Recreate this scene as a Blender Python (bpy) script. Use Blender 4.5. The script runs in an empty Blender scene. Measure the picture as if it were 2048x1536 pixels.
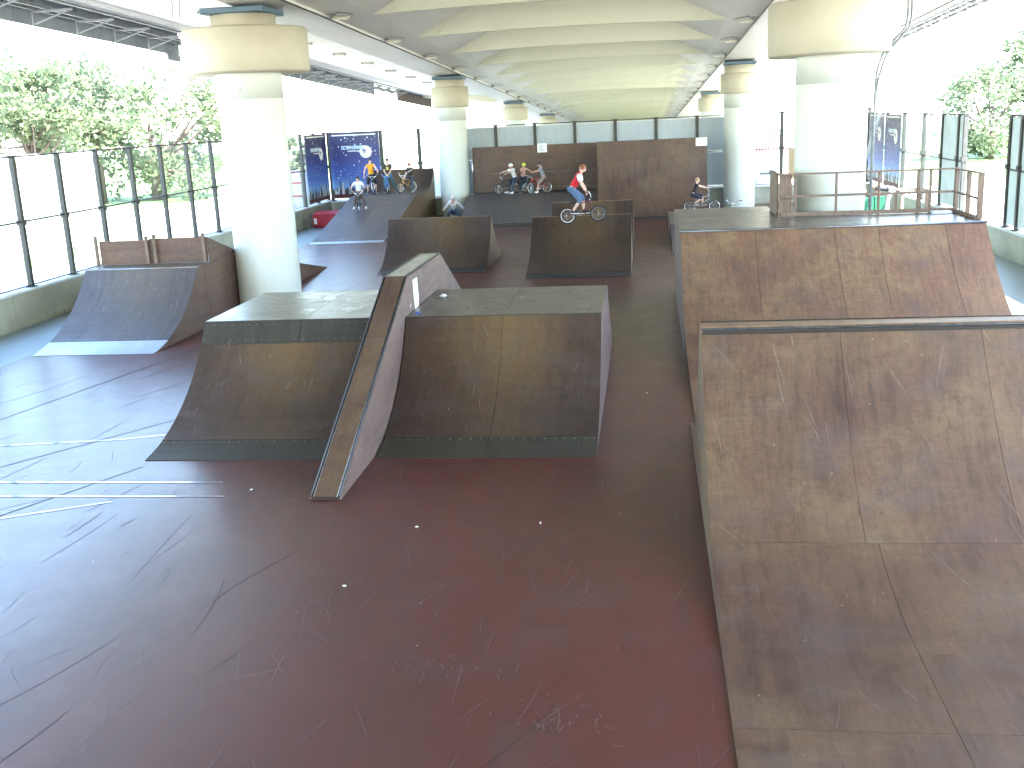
import bpy, bmesh, math, random
from mathutils import Vector, Matrix, noise
random.seed(7)
R = math.radians
scene = bpy.context.scene
col = scene.collection

# ---------------------------------------------------------------- camera
cam_d = bpy.data.cameras.new('camera'); cam = bpy.data.objects.new('camera', cam_d); col.objects.link(cam)
CX = Vector((0.99161827, -0.01414365, -0.12842575)); CY = Vector((0.12091808, -0.24860397, 0.96102804)); CZ = Vector((-0.04551959, -0.96850195, -0.24481001))
# rows give, for world x, y, z, the components right / down / forward of the lens
cam.matrix_world = Matrix(((CX[0], -CX[1], -CX[2], 0), (CY[0], -CY[1], -CY[2], 0), (CZ[0], -CZ[1], -CZ[2], 4.6), (0, 0, 0, 1)))
cam_d.sensor_width = 36; cam_d.lens = 36 * 2130 / 2048; cam_d.clip_start = .05; cam_d.clip_end = 3000
scene.camera = cam

# ---------------------------------------------------------------- sky, sun, exposure
SUN_EL, SUN_AZ = R(56), R(132)          # azimuth measured clockwise from +Y
w = bpy.data.worlds.new('World'); scene.world = w; w.use_nodes = True
nt = w.node_tree; nt.nodes.clear()
sky = nt.nodes.new('ShaderNodeTexSky'); sky.sky_type = 'NISHITA'; sky.sun_disc = False
sky.sun_elevation = SUN_EL; sky.sun_rotation = SUN_AZ; sky.air_density = 1.3; sky.dust_density = 1.2; sky.ozone_density = 3.0
bg = nt.nodes.new('ShaderNodeBackground'); bg.inputs[1].default_value = .15
wo = nt.nodes.new('ShaderNodeOutputWorld'); nt.links.new(sky.outputs[0], bg.inputs[0]); nt.links.new(bg.outputs[0], wo.inputs[0])
sd = bpy.data.lights.new('sun', 'SUN'); sd.energy = 4.2; sd.angle = R(.53); sd.color = (1, .95, .87)
so = bpy.data.objects.new('sun', sd); col.objects.link(so)
dirv = Vector((math.sin(SUN_AZ) * math.cos(SUN_EL), math.cos(SUN_AZ) * math.cos(SUN_EL), math.sin(SUN_EL)))
so.rotation_euler = dirv.to_track_quat('Z', 'Y').to_euler(); so.location = (30, -20, 40)
scene.view_settings.view_transform = 'Standard'; scene.view_settings.look = 'None'
scene.view_settings.exposure = 4.0; scene.view_settings.gamma = 1; scene.view_settings.use_curve_mapping = False
scene.cycles.max_bounces = 10; scene.cycles.diffuse_bounces = 5; scene.cycles.glossy_bounces = 4
scene.cycles.transparent_max_bounces = 24; scene.cycles.transmission_bounces = 4
scene.cycles.caustics_reflective = False; scene.cycles.caustics_refractive = False
scene.cycles.sample_clamp_indirect = 6
try: scene.cycles.use_denoising = True
except Exception: pass

# ---------------------------------------------------------------- materials
def _n(t, k, **kw):
    n = t.nodes.new(k)
    for a, b in kw.items(): setattr(n, a, b)
    return n
def _coord(t, scale, rnd=0.0, rot=(0, 0, 0)):
    tc = _n(t, 'ShaderNodeTexCoord'); mp = _n(t, 'ShaderNodeMapping'); mp.inputs['Scale'].default_value = scale
    mp.inputs['Rotation'].default_value = rot
    t.links.new(tc.outputs['Object'], mp.inputs[0])
    if rnd:
        oi = _n(t, 'ShaderNodeObjectInfo'); m = _n(t, 'ShaderNodeMath', operation='MULTIPLY'); m.inputs[1].default_value = rnd
        t.links.new(oi.outputs['Random'], m.inputs[0]); t.links.new(m.outputs[0], mp.inputs['Location'])
    return mp.outputs[0]
def _noise(t, vec, scale, detail=4, rough=.6, dist=0):
    n = _n(t, 'ShaderNodeTexNoise'); n.inputs['Scale'].default_value = scale; n.inputs['Detail'].default_value = detail
    n.inputs['Roughness'].default_value = rough; n.inputs['Distortion'].default_value = dist
    t.links.new(vec, n.inputs['Vector']); return n.outputs['Fac']
def _ramp(t, fac, stops):
    r = _n(t, 'ShaderNodeValToRGB'); e = r.color_ramp.elements
    while len(e) < len(stops): e.new(.5)
    for i, (p, c) in enumerate(stops):
        e[i].position = p; e[i].color = (*c, 1) if len(c) == 3 else c
    t.links.new(fac, r.inputs[0]); return r.outputs[0]
def _mix(t, fac, a, b, mode='MIX'):
    m = _n(t, 'ShaderNodeMix', data_type='RGBA', blend_type=mode)
    for s, v in ((m.inputs[0], fac), (m.inputs[6], a), (m.inputs[7], b)):
        if hasattr(v, 'is_linked') or hasattr(v, 'links'): t.links.new(v, s)
        elif isinstance(v, (int, float)): s.default_value = v
        else: s.default_value = (*v, 1)
    return m.outputs[2]
G1 = lambda v: (v, v, v)
def base(name):
    m = bpy.data.materials.new(name); m.use_nodes = True
    return m, m.node_tree, m.node_tree.nodes['Principled BSDF']
def mat(name, c, c2=None, sc=4, st=(1, 1, 1), rough=.6, rough2=None, metal=0, bump=0, rnd=0, spec=.5, coat=0):
    m, t, b = base(name)
    b.inputs['Metallic'].default_value = metal; b.inputs['Specular IOR Level'].default_value = spec
    b.inputs['Roughness'].default_value = rough; b.inputs['Coat Weight'].default_value = coat
    if c2 is None: c2 = tuple(x * .82 for x in c)
    v = _coord(t, st, rnd); f = _noise(t, v, sc, 5)
    cc = _ramp(t, f, [(.3, c2), (.7, c)])
    t.links.new(cc, b.inputs['Base Color'])
    if rough2 is not None:
        rr = _ramp(t, f, [(.3, G1(rough)), (.7, G1(rough2))]); t.links.new(rr, b.inputs['Roughness'])
    if bump:
        bp = _n(t, 'ShaderNodeBump'); bp.inputs['Strength'].default_value = bump; bp.inputs['Distance'].default_value = .01
        f2 = _noise(t, v, sc * 8, 4); t.links.new(f2, bp.inputs['Height']); t.links.new(bp.outputs[0], b.inputs['Normal'])
    return m
def wood(name, dark, mid, gold, goldamt=.5, axis='y', rough=(.38, .55), lane=0.0, pan=.8):
    """worn film-faced plywood: big worn patches, streaks along the riding line, grain, chips"""
    m, t, b = base(name)
    v = _coord(t, (1, 1, 1)); vo = _coord(t, (1, 1, 1), 31.0)
    big = _noise(t, v, .55, 3, .5, .4)
    st = (7, .7, .7) if axis == 'y' else (.7, .7, 7)
    vs = _coord(t, st, 17.0); streak = _noise(t, vs, 1.3, 6, .7)
    gr = _coord(t, (2, 26, 26) if axis == 'y' else (26, 26, 2), 9.0); grain = _noise(t, gr, 1.6, 5, .65)
    c = _ramp(t, streak, [(.28, dark), (.56, mid)])
    wear = _noise(t, vo, 2.3, 6, .72, .6)
    gm = _n(t, 'ShaderNodeMath', operation='MULTIPLY'); t.links.new(_ramp(t, big, [(.50 - .18 * goldamt, G1(0)), (.66 - .12 * goldamt, G1(1))]), gm.inputs[0])
    t.links.new(_ramp(t, wear, [(.32, G1(0)), (.70, G1(.85))]), gm.inputs[1])
    gf = gm.outputs[0]
    if lane:        # the middle lane of each ramp is ridden bare
        sx = _n(t, 'ShaderNodeSeparateXYZ'); t.links.new(v, sx.inputs[0]); ab = _n(t, 'ShaderNodeMath', operation='ABSOLUTE'); t.links.new(sx.outputs['X'], ab.inputs[0])
        ad = _n(t, 'ShaderNodeMath', operation='MULTIPLY_ADD'); ad.inputs[1].default_value = 1.1; t.links.new(_noise(t, vs, .9, 5, .65), ad.inputs[0]); t.links.new(ab.outputs[0], ad.inputs[2])
        mr = _n(t, 'ShaderNodeMapRange', interpolation_type='SMOOTHSTEP'); t.links.new(ad.outputs[0], mr.inputs['Value'])
        mr.inputs['From Min'].default_value = .5; mr.inputs['From Max'].default_value = 2.0; mr.inputs['To Min'].default_value = lane; mr.inputs['To Max'].default_value = 0
        hv = _n(t, 'ShaderNodeMapRange', interpolation_type='SMOOTHSTEP'); t.links.new(sx.outputs['Z'], hv.inputs['Value'])
        hv.inputs['From Min'].default_value = .1; hv.inputs['From Max'].default_value = 1.25; hv.inputs['To Min'].default_value = .25
        m3 = _n(t, 'ShaderNodeMath', operation='MULTIPLY'); t.links.new(mr.outputs[0], m3.inputs[0]); t.links.new(hv.outputs[0], m3.inputs[1])
        m4 = _n(t, 'ShaderNodeMath', operation='MULTIPLY'); m4.inputs[1].default_value = .4; t.links.new(gf, m4.inputs[0])
        m5 = _n(t, 'ShaderNodeMath', operation='ADD', use_clamp=True); t.links.new(m3.outputs[0], m5.inputs[0]); t.links.new(m4.outputs[0], m5.inputs[1]); gf = m5.outputs[0]
    c = _mix(t, gf, c, gold)
    c = _mix(t, .26, c, _ramp(t, grain, [(.25, (.3, .3, .3)), (.65, (1, 1, 1))]), 'MULTIPLY')
    oi = _n(t, 'ShaderNodeObjectInfo')
    c = _mix(t, 1 - pan, c, _ramp(t, oi.outputs['Random'], [(0, (.66, .62, .62)), (1, (1.0, .98, .94))]), 'MULTIPLY')
    c = _mix(t, .38, c, _ramp(t, _noise(t, vo, 15, 6, .8, .3), [(.34, G1(.35)), (.62, G1(1.0))]), 'MULTIPLY')
    sp = _coord(t, (16, 2.2, 2.2) if axis == 'y' else (2.2, 2.2, 16), 23.0); c = _mix(t, .30, c, _ramp(t, _noise(t, sp, 2.2, 5, .75), [(.36, G1(.3)), (.6, G1(1.0))]), 'MULTIPLY')
    # grey dust film in blotches, paint chips and fine scratches
    dust = _noise(t, vo, 1.1, 5, .6, 1.2)
    c = _mix(t, _ramp(t, dust, [(.5, G1(0)), (.75, G1(.42))]), c, (.070, .060, .062))
    sv = _coord(t, (34, 1.3, 1.3), 5.0, (0, 0, .22)); s1 = _noise(t, sv, 1.5, 2, .4, .3)
    c = _mix(t, _ramp(t, s1, [(.76, G1(0)), (.80, G1(.22))]), c, (.30, .25, .21))
    sv2 = _coord(t, (22, 1.1, 1.1), 3.0, (0, 0, -.35)); s2 = _noise(t, sv2, 1.5, 2, .4, .3)
    c = _mix(t, _ramp(t, s2, [(.74, G1(0)), (.79, G1(.3))]), c, (.04, .03, .026))
    vor = _n(t, 'ShaderNodeTexVoronoi'); vor.inputs['Scale'].default_value = 4.2; t.links.new(vo, vor.inputs['Vector'])
    c = _mix(t, _ramp(t, vor.outputs['Distance'], [(.022, G1(.85)), (.036, G1(0))]), c, (.26, .23, .20))
    t.links.new(c, b.inputs['Base Color'])
    t.links.new(_ramp(t, wear, [(.3, G1(rough[0])), (.7, G1(rough[1]))]), b.inputs['Roughness'])
    b.inputs['Specular IOR Level'].default_value = .45
    bp = _n(t, 'ShaderNodeBump'); bp.inputs['Strength'].default_value = .25; bp.inputs['Distance'].default_value = .004
    t.links.new(grain, bp.inputs['Height']); t.links.new(bp.outputs[0], b.inputs['Normal'])
    return m
W_DARK, W_MID, W_GOLD = (.018, .0115, .012), (.046, .027, .023), (.125, .078, .034)
m_ply = wood('worn_plywood', W_DARK, W_MID, W_GOLD, .6, lane=.85)
m_ply_red = wood('worn_red_plywood', (.042, .022, .017), (.096, .052, .036), (.165, .108, .058), .75)
m_ply_warm = wood('warm_worn_plywood', (.085, .044, .030), (.175, .094, .062), (.28, .18, .09), .75)
m_ply_grey = wood('grey_plywood', (.042, .036, .042), (.082, .070, .076), (.16, .125, .085), .5, lane=.5)
m_deck = wood('deck_plywood', (.068, .058, .049), (.118, .100, .080), (.15, .125, .09), .5, rough=(.24, .4))
m_side = wood('side_plywood', (.085, .045, .035), (.155, .09, .066), (.22, .14, .085), .3, axis='z', rough=(.55, .75))
m_side_gold = wood('brown_side_plywood', (.075, .042, .024), (.14, .085, .045), (.20, .13, .06), .5, axis='z', rough=(.5, .7))
m_ledge_side = wood('pinkish_plywood', (.12, .075, .064), (.21, .145, .125), (.24, .16, .12), .4, axis='z', rough=(.5, .7))
m_wallply = wood('back_wall_plywood', (.046, .025, .018), (.100, .056, .038), (.17, .10, .055), .55, axis='z', rough=(.45, .6))
m_timber = mat('old_timber', (.21, .150, .112), (.11, .076, .055), 2.5, (8, 8, 1), .7, bump=.3, rnd=9)
m_frame = mat('dark_framing', (.03, .022, .018), None, 5, rough=.85)
m_steel = mat('worn_steel', (.10, .105, .115), (.035, .038, .043), 1.6, (6, 1, 1), .30, .5, metal=.75)
m_plate = mat('dull_steel_plate', (.038, .034, .024), (.017, .0155, .011), 1.3, (5, .6, .6), .55, .7, metal=.15, bump=.1)
m_plate_pale = mat('pale_aluminium_plate', (.42, .46, .52), (.3, .33, .38), 1.3, (5, .6, .6), .34, .46, metal=.6)
m_coping = mat('steel_coping', (.30, .30, .31), (.12, .12, .13), 3, (.6, 6, 6), .28, .45, metal=.9)
m_black = mat('black_paint', (.034, .038, .036), (.020, .023, .022), 5, rough=.45)
m_concrete = mat('wall_concrete', (.42, .43, .36), (.27, .285, .23), .9, (1, 1, 1.6), .85, bump=.35)
m_cap = mat('pale_cap', (.66, .70, .70), (.5, .54, .55), 2, rough=.7)
m_white = mat('white_column_paint', (.60, .64, .595), (.52, .56, .51), .8, (1, 1, .4), .42, .55, bump=.05)
m_yellow = mat('yellowed_column_paint', (.47, .45, .345), (.40, .38, .285), .9, rough=.55, bump=.08)
m_soffit = mat('bridge_paint', (.67, .66, .595), (.53, .52, .46), .55, (1, .35, 1), .5, bump=.04)
m_soffit_y = mat('bounce_yellow_bridge_paint', (.60, .60, .45), (.54, .54, .40), .4, (.3, 1, 1), .5, bump=.04)  # yellow is part paint, part light bounced off grass put into the colour
m_blue = mat('blue_bearing', (.07, .13, .17), None, 3, rough=.5)
m_fascia = mat('grey_fascia', (.30, .33, .36), (.23, .25, .28), 1.2, rough=.7)
m_brown = mat('brown_rusty_steel', (.10, .06, .05), None, 3, rough=.7)
m_galv = mat('galvanised', (.22, .24, .25), (.13, .14, .15), 5, rough=.5, metal=.4)
m_cable = mat('black_cable', (.02, .02, .02), None, 5, rough=.6)
m_paper = mat('paper', (.8, .8, .78), (.7, .7, .68), 9, rough=.8)
m_ink = mat('print_ink', (.25, .27, .30), None, 9, rough=.8)
m_red = mat('red_enamel', (.42, .02, .03), (.30, .015, .025), 3, rough=.35)
m_green = mat('green_bin_paint', (.02, .13, .075), (.015, .10, .055), 3, rough=.5)
m_rubber = mat('rubber', (.018, .018, .02), None, 8, rough=.75)
m_chrome = mat('chrome', (.72, .73, .75), (.6, .61, .63), 8, rough=.18, metal=1)
m_whiterim = mat('white_rim', (.82, .82, .82), None, 8, rough=.35)
m_skin = mat('skin', (.56, .34, .25), (.50, .29, .21), 9, rough=.55)
m_skin2 = mat('pale_skin', (.66, .44, .35), (.60, .38, .30), 9, rough=.55)
m_hair_b = mat('brown_hair', (.09, .045, .022), (.045, .022, .012), 30, rough=.6)
m_hair_d = mat('dark_hair', (.028, .018, .013), None, 30, rough=.6)
m_hair_r = mat('reddish_hair', (.26, .09, .04), None, 30, rough=.6)
m_hair_f = mat('fair_hair', (.36, .23, .12), None, 30, rough=.6)
m_eye = mat('eye_dark', (.02, .015, .012), None, 9, rough=.3)
m_lip = mat('lips', (.42, .17, .14), None, 9, rough=.5)
def cloth(n, c): return mat('cloth_' + n, c, tuple(x * .7 for x in c), 9, rough=.9, bump=.2)

# floor
def floor_mat():
    m, t, b = base('red_painted_floor')
    v = _coord(t, (1, 1, 1)); big = _noise(t, v, .16, 5, .6, .6); mid = _noise(t, v, 1.4, 6, .7, .5)
    c = _ramp(t, big, [(.32, (.044, .0066, .0055)), (.68, (.074, .011, .009))])
    c = _mix(t, _ramp(t, mid, [(.5, G1(0)), (.8, G1(.45))]), c, (.055, .045, .047))
    d = _coord(t, (5, .35, 1), 0, (0, 0, -.18)); ds = _noise(t, d, 1.6, 6, .7, .3)
    c = _mix(t, _ramp(t, ds, [(.5, G1(0)), (.78, G1(.55))]), c, (.024, .016, .017))
    s = _coord(t, (26, 1.1, 1), 0, (0, 0, -.25)); s1 = _noise(t, s, 1.2, 2, .5, .3)
    c = _mix(t, _ramp(t, s1, [(.73, G1(0)), (.77, G1(.25))]), c, (.13, .11, .115))
    s = _coord(t, (20, .9, 1), 0, (0, 0, .5)); s2 = _noise(t, s, 1.1, 2, .5, .25)
    c = _mix(t, _ramp(t, s2, [(.74, G1(0)), (.78, G1(.35))]), c, (.02, .014, .014))
    fine = _noise(t, v, 46, 3, .7)
    c = _mix(t, .3, c, _ramp(t, fine, [(.35, G1(.35)), (.6, G1(1))]), 'MULTIPLY')
    vor = _n(t, 'ShaderNodeTexVoronoi'); vor.inputs['Scale'].default_value = 2.4; t.links.new(v, vor.inputs['Vector'])
    c = _mix(t, _ramp(t, vor.outputs['Distance'], [(.018, G1(.9)), (.03, G1(0))]), c, (.4, .36, .34))
    t.links.new(c, b.inputs['Base Color'])
    rr = _mix(t, _ramp(t, mid, [(.35, G1(0)), (.7, G1(1))]), G1(.5), G1(.62)); t.links.new(rr, b.inputs['Roughness'])
    b.inputs['Specular IOR Level'].default_value = .3; b.inputs['Coat Weight'].default_value = .6; b.inputs['Coat IOR'].default_value = 1.5; b.inputs['Coat Roughness'].default_value = .27
    bp = _n(t, 'ShaderNodeBump'); bp.inputs['Strength'].default_value = .3; bp.inputs['Distance'].default_value = .006
    t.links.new(_noise(t, v, 9, 6, .75), bp.inputs['Height']); t.links.new(bp.outputs[0], b.inputs['Normal'])
    return m
m_floor = floor_mat()
m_teal = mat('blue_grey_painted_floor', (.20, .26, .28), (.13, .175, .19), .8, (1, .4, 1), .40, .55, bump=.1, spec=.55)
m_line = mat('worn_white_paint', (.36, .37, .42), (.07, .05, .06), 5, rough=.35, coat=.8)
m_grass = mat('lawn', (.12, .19, .06), (.07, .12, .035), .5, rough=.95, bump=.5)
m_pave = mat('pale_paving', (.44, .42, .38), (.36, .34, .31), .4, rough=.9)

def glass_mat(name='clear_panel', tint=(.93, .96, .95), gl=.10):
    m = bpy.data.materials.new(name); m.use_nodes = True; t = m.node_tree; t.nodes.clear()
    o = _n(t, 'ShaderNodeOutputMaterial'); tr = _n(t, 'ShaderNodeBsdfTransparent'); g = _n(t, 'ShaderNodeBsdfGlossy')
    tr.inputs[0].default_value = (*tint, 1); g.inputs[0].default_value = (.9, .9, .9, 1); g.inputs['Roughness'].default_value = .05
    d = _n(t, 'ShaderNodeBsdfDiffuse'); d.inputs[0].default_value = (.6, .62, .6, 1)
    v = _coord(t, (1, 1, 1)); f = _ramp(t, _noise(t, v, 1.5, 5, .7), [(.4, G1(.02)), (.75, G1(.10))])
    m1 = _n(t, 'ShaderNodeMixShader'); m2 = _n(t, 'ShaderNodeMixShader')
    fr = _n(t, 'ShaderNodeLayerWeight'); fr.inputs[0].default_value = .5; pw = _n(t, 'ShaderNodeMath', operation='POWER'); pw.inputs[1].default_value = 5; t.links.new(fr.outputs['Facing'], pw.inputs[0])
    ad = _n(t, 'ShaderNodeMath', operation='MULTIPLY_ADD'); ad.inputs[1].default_value = .8; ad.inputs[2].default_value = .03; t.links.new(pw.outputs[0], ad.inputs[0])
    t.links.new(f, m1.inputs[0]); t.links.new(tr.outputs[0], m1.inputs[1]); t.links.new(d.outputs[0], m1.inputs[2])
    t.links.new(ad.outputs[0], m2.inputs[0]); t.links.new(m1.outputs[0], m2.inputs[1]); t.links.new(g.outputs[0], m2.inputs[2])
    t.links.new(m2.outputs[0], o.inputs[0]); return m
m_glass = glass_mat()
def translucent_mat(name, c, amt=.5):
    m = bpy.data.materials.new(name); m.use_nodes = True; t = m.node_tree; t.nodes.clear()
    o = _n(t, 'ShaderNodeOutputMaterial'); d = _n(t, 'ShaderNodeBsdfDiffuse'); tr = _n(t, 'ShaderNodeBsdfTranslucent')
    v = _coord(t, (14, 1, 1), 7); cc = _ramp(t, _noise(t, v, 1.5, 4), [(.35, tuple(x * .88 for x in c)), (.65, c)])
    t.links.new(cc, d.inputs[0]); t.links.new(cc, tr.inputs[0])
    mx = _n(t, 'ShaderNodeMixShader'); mx.inputs[0].default_value = amt
    t.links.new(d.outputs[0], mx.inputs[1]); t.links.new(tr.outputs[0], mx.inputs[2]); t.links.new(mx.outputs[0], o.inputs[0]); return m
m_milky = translucent_mat('milky_panel', (.46, .52, .56), .12)
m_milky_r = translucent_mat('grey_milky_panel', (.40, .46, .46), .35)
m_leaf = translucent_mat('leaf', (.15, .19, .11), .6)
m_leaf2 = translucent_mat('pale_leaf', (.19, .23, .15), .6)
m_bark = mat('bark', (.12, .09, .07), (.06, .045, .035), 4, (6, 6, 1), .9, bump=.5)

# ---------------------------------------------------------------- mesh builder
class MB:
    def __init__(s): s.v = []; s.f = []; s.sm = []
    def add(s, vs, fs, smooth=False):
        n = len(s.v); s.v += [tuple(x) for x in vs]; s.f += [tuple(i + n for i in f) for f in fs]; s.sm += [smooth] * len(fs); return s
    def box(s, a, b, bev=0):
        x0, y0, z0 = a; x1, y1, z1 = b
        return s.add([(x0, y0, z0), (x1, y0, z0), (x1, y1, z0), (x0, y1, z0), (x0, y0, z1), (x1, y0, z1), (x1, y1, z1), (x0, y1, z1)],
                     [(0, 3, 2, 1), (4, 5, 6, 7), (0, 1, 5, 4), (1, 2, 6, 5), (2, 3, 7, 6), (3, 0, 4, 7)])
    def bar(s, a, b, w, h=None, up=(0, 0, 1)):
        h = h or w; a = Vector(a); b = Vector(b); d = (b - a).normalized(); u = Vector(up)
        if abs(d.dot(u)) > .97: u = Vector((1, 0, 0))
        r = d.cross(u).normalized(); u = r.cross(d).normalized(); P = []
        for p in (a, b):
            for i, j in ((-1, -1), (1, -1), (1, 1), (-1, 1)): P.append(p + r * (w / 2 * i) + u * (h / 2 * j))
        return s.add(P, [(0, 1, 2, 3), (7, 6, 5, 4), (0, 4, 5, 1), (1, 5, 6, 2), (2, 6, 7, 3), (3, 7, 4, 0)])
    def prism_x(s, x0, x1, prof):        # closed polygon in (y,z) extruded along x
        n = len(prof); P = [(x0, y, z) for y, z in prof] + [(x1, y, z) for y, z in prof]
        return s.add(P, [tuple(range(n))[::-1], tuple(range(n, 2 * n))] + [(i, (i + 1) % n, n + (i + 1) % n, n + i) for i in range(n)])
    def tube(s, pts, r, n=8, cap=True):
        pts = [Vector(p) for p in pts]; rs = r if isinstance(r, (list, tuple)) else [r] * len(pts)
        d0 = (pts[1] - pts[0]).normalized(); u = d0.orthogonal().normalized(); P = []
        for i, p in enumerate(pts):
            d = (pts[min(i + 1, len(pts) - 1)] - pts[max(i - 1, 0)]).normalized()
            u = (u - d * u.dot(d)); u = u.normalized() if u.length > 1e-6 else d.orthogonal().normalized(); v = d.cross(u)
            for k in range(n):
                a = 2 * math.pi * k / n; P.append(p + (u * math.cos(a) + v * math.sin(a)) * rs[i])
        F = []
        for i in range(len(pts) - 1):
            for k in range(n): F.append((i * n + k, i * n + (k + 1) % n, (i + 1) * n + (k + 1) % n, (i + 1) * n + k))
        s.add(P, F, True)
        if cap: s.add([P[k] for k in range(n)], [tuple(range(n))[::-1]]); s.add(P[-n:], [tuple(range(n))])
        return s
    def lathe(s, prof, c=(0, 0, 0), n=48, smooth=True):   # (r, z) points
        P = []; F = []
        for r_, z in prof:
            for k in range(n):
                a = 2 * math.pi * k / n; P.append((c[0] + r_ * math.cos(a), c[1] + r_ * math.sin(a), c[2] + z))
        for i in range(len(prof) - 1):
            for k in range(n): F.append((i * n + k, i * n + (k + 1) % n, (i + 1) * n + (k + 1) % n, (i + 1) * n + k))
        return s.add(P, F, smooth)
    def torus(s, c, r, t, axis='y', n=36, k=8, squash=1):
        P = []; F = []
        for i in range(n):
            a = 2 * math.pi * i / n
            for j in range(k):
                b = 2 * math.pi * j / k; rr = r + t * math.cos(b); o = t * squash * math.sin(b)
                P.append((c[0] + rr * math.cos(a), c[1] + o, c[2] + rr * math.sin(a)))
        for i in range(n):
            for j in range(k): F.append((i * k + j, ((i + 1) % n) * k + j, ((i + 1) % n) * k + (j + 1) % k, i * k + (j + 1) % k))
        return s.add(P, F, True)
    def ball(s, c, r, n=12, m=8, rot=None):
        r = (r, r, r) if isinstance(r, (int, float)) else r; P = []; F = []
        for i in range(m + 1):
            t = math.pi * i / m
            for k in range(n):
                a = 2 * math.pi * k / n; p = Vector((r[0] * math.sin(t) * math.cos(a), r[1] * math.sin(t) * math.sin(a), r[2] * math.cos(t)))
                if rot: p = rot @ p
                P.append(Vector(c) + p)
        for i in range(m):
            for k in range(n): F.append((i * n + k, (i + 1) * n + k, (i + 1) * n + (k + 1) % n, i * n + (k + 1) % n))
        return s.add(P, F, True)
    def build(s, name, m, parent=None, world=True, bevel=0, fn=None):
        me = bpy.data.meshes.new(name); vs = s.v
        if fn: vs = [fn(v) for v in vs]
        o = Vector((0, 0, 0))
        if parent and world:
            p = parent; 
            while p: o += p.location; p = p.parent
        me.from_pydata([(v[0] - o[0], v[1] - o[1], v[2] - o[2]) for v in vs], [], s.f)
        me.polygons.foreach_set('use_smooth', s.sm)
        bm = bmesh.new(); bm.from_mesh(me); bmesh.ops.remove_doubles(bm, verts=bm.verts, dist=1e-5); bmesh.ops.recalc_face_normals(bm, faces=bm.faces)
        if bevel:
            es = [e for e in bm.edges if len(e.link_faces) == 2 and e.calc_face_angle(0) > .6]
            bmesh.ops.bevel(bm, geom=es, offset=bevel, segments=1, affect='EDGES')
        bm.to_mesh(me); bm.free()
        me.materials.append(m); ob = bpy.data.objects.new(name, me); col.objects.link(ob)
        if parent: ob.parent = parent
        return ob
def empty(name, loc, label, cat, group=None, rot=None):
    e = bpy.data.objects.new(name, None); col.objects.link(e); e.location = loc; e.empty_display_size = .2
    if rot: e.rotation_euler = rot
    e['label'] = label; e['category'] = cat
    if group: e['group'] = group
    return e
def tag(o, label, cat, group=None):
    o['label'] = label; o['category'] = cat
    if group: o['group'] = group
    return o
def struct(o): o['kind'] = 'structure'; return o
def stuff(o): o['kind'] = 'stuff'; return o
def copy_tree(o, parent=None):
    c = o.copy(); col.objects.link(c); c.parent = parent
    for ch in list(o.children): copy_tree(ch, c)
    return c

# ---------------------------------------------------------------- ground and floor
def sheet(name, pts, z, m):
    o = MB().add([(x, y, z) for x, y in pts], [tuple(range(len(pts)))]).build(name, m); return struct(o)
sheet('ground', [(-700, -300), (700, -300), (700, 1200), (-700, 1200)], -.06, m_pave)
def grass_patch(pts):
    return sheet('lawn', pts, -.05, m_grass)
grass_patch([(-26.6, 36.3), (-21.0, 36.3), (-24.5, 44.5), (-32.5, 44.5)])
grass_patch([(-120, 62), (-30, 62), (-30, 200), (-120, 200)])
grass_patch([(14.5, 60), (90, 60), (90, 200), (14.5, 200)])
MB().box((-13.4, -12, -.05), (7.35, 52, 0)).build('floor', m_floor)['kind'] = 'structure'
struct(MB().box((-15.5, -12, -.05), (-13.404, 52, -.004)).build('floor_margin', m_teal))
struct(MB().box((7.354, -12, -.05), (10.1, 52, -.004)).build('floor_margin', m_teal))

def ribbon(mb, pts, w, z=.003, f=None):
    """thin strip through 2-D points"""
    P = []; n = len(pts)
    for i in range(n):
        a = Vector(pts[max(i - 1, 0)]); b = Vector(pts[min(i + 1, n - 1)]); d = (b - a)
        if d.length < 1e-6: d = Vector((1, 0))
        d.normalize(); nx = Vector((-d.y, d.x)); ww = w * (.35 + .65 * math.sin(math.pi * (i + .5) / n))
        p = Vector(pts[i])
        for sgn in (-1, 1):
            q = p + nx * ww / 2 * sgn
            P.append(f(q.x, q.y) if f else (q.x, q.y, z))
    mb.add(P, [(2 * i, 2 * i + 1, 2 * i + 3, 2 * i + 2) for i in range(n - 1)])
def arc2(x, y, ang, curv, L, n=9):
    pts = []
    for i in range(n):
        pts.append((x, y)); x += math.cos(ang) * L / n; y += math.sin(ang) * L / n; ang += curv * L / n
    return pts
# rubber marks and worn painted lines on the floor
rn = random.Random(3)
marks = MB()
for i in range(170):
    x, y = rn.uniform(-12.8, .3), rn.uniform(5.5, 30)
    if -7.6 < x < -.5 and 13 < y < 23: continue
    a = rn.choice((1.1, 1.25, 1.35, 1.6)) + rn.gauss(0, .15)
    ribbon(marks, arc2(x, y, a, rn.gauss(0, .25), rn.uniform(.2, 2.6)), rn.choice((.006, .009, .014)), .0022)
stuff(marks.build('tyre_marks', mat('tyre_rubber_mark', (.020, .009, .010), (.036, .013, .013), 6, rough=.5)))
pale = MB()
for i in range(200):
    x, y = rn.uniform(-11, .4), rn.uniform(6.2, 14)
    a = rn.choice((1.2, 1.5, 1.8)) + rn.gauss(0, .3)
    ribbon(pale, arc2(x, y, a, rn.gauss(0, .3), rn.uniform(.08, .9), 7), rn.choice((.003, .005, .006)), .0032)
for cx, cy in ((-3.15, 9.35), (-.7, 7.4), (-4.3, 12.1), (-1.9, 8.2)):
    for i in range(26):
        ribbon(pale, arc2(cx + rn.gauss(0, .28), cy + rn.gauss(0, .16), rn.gauss(1.4, .6), rn.gauss(0, 2), rn.uniform(.04, .16), 4), .007, .0032)
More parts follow.
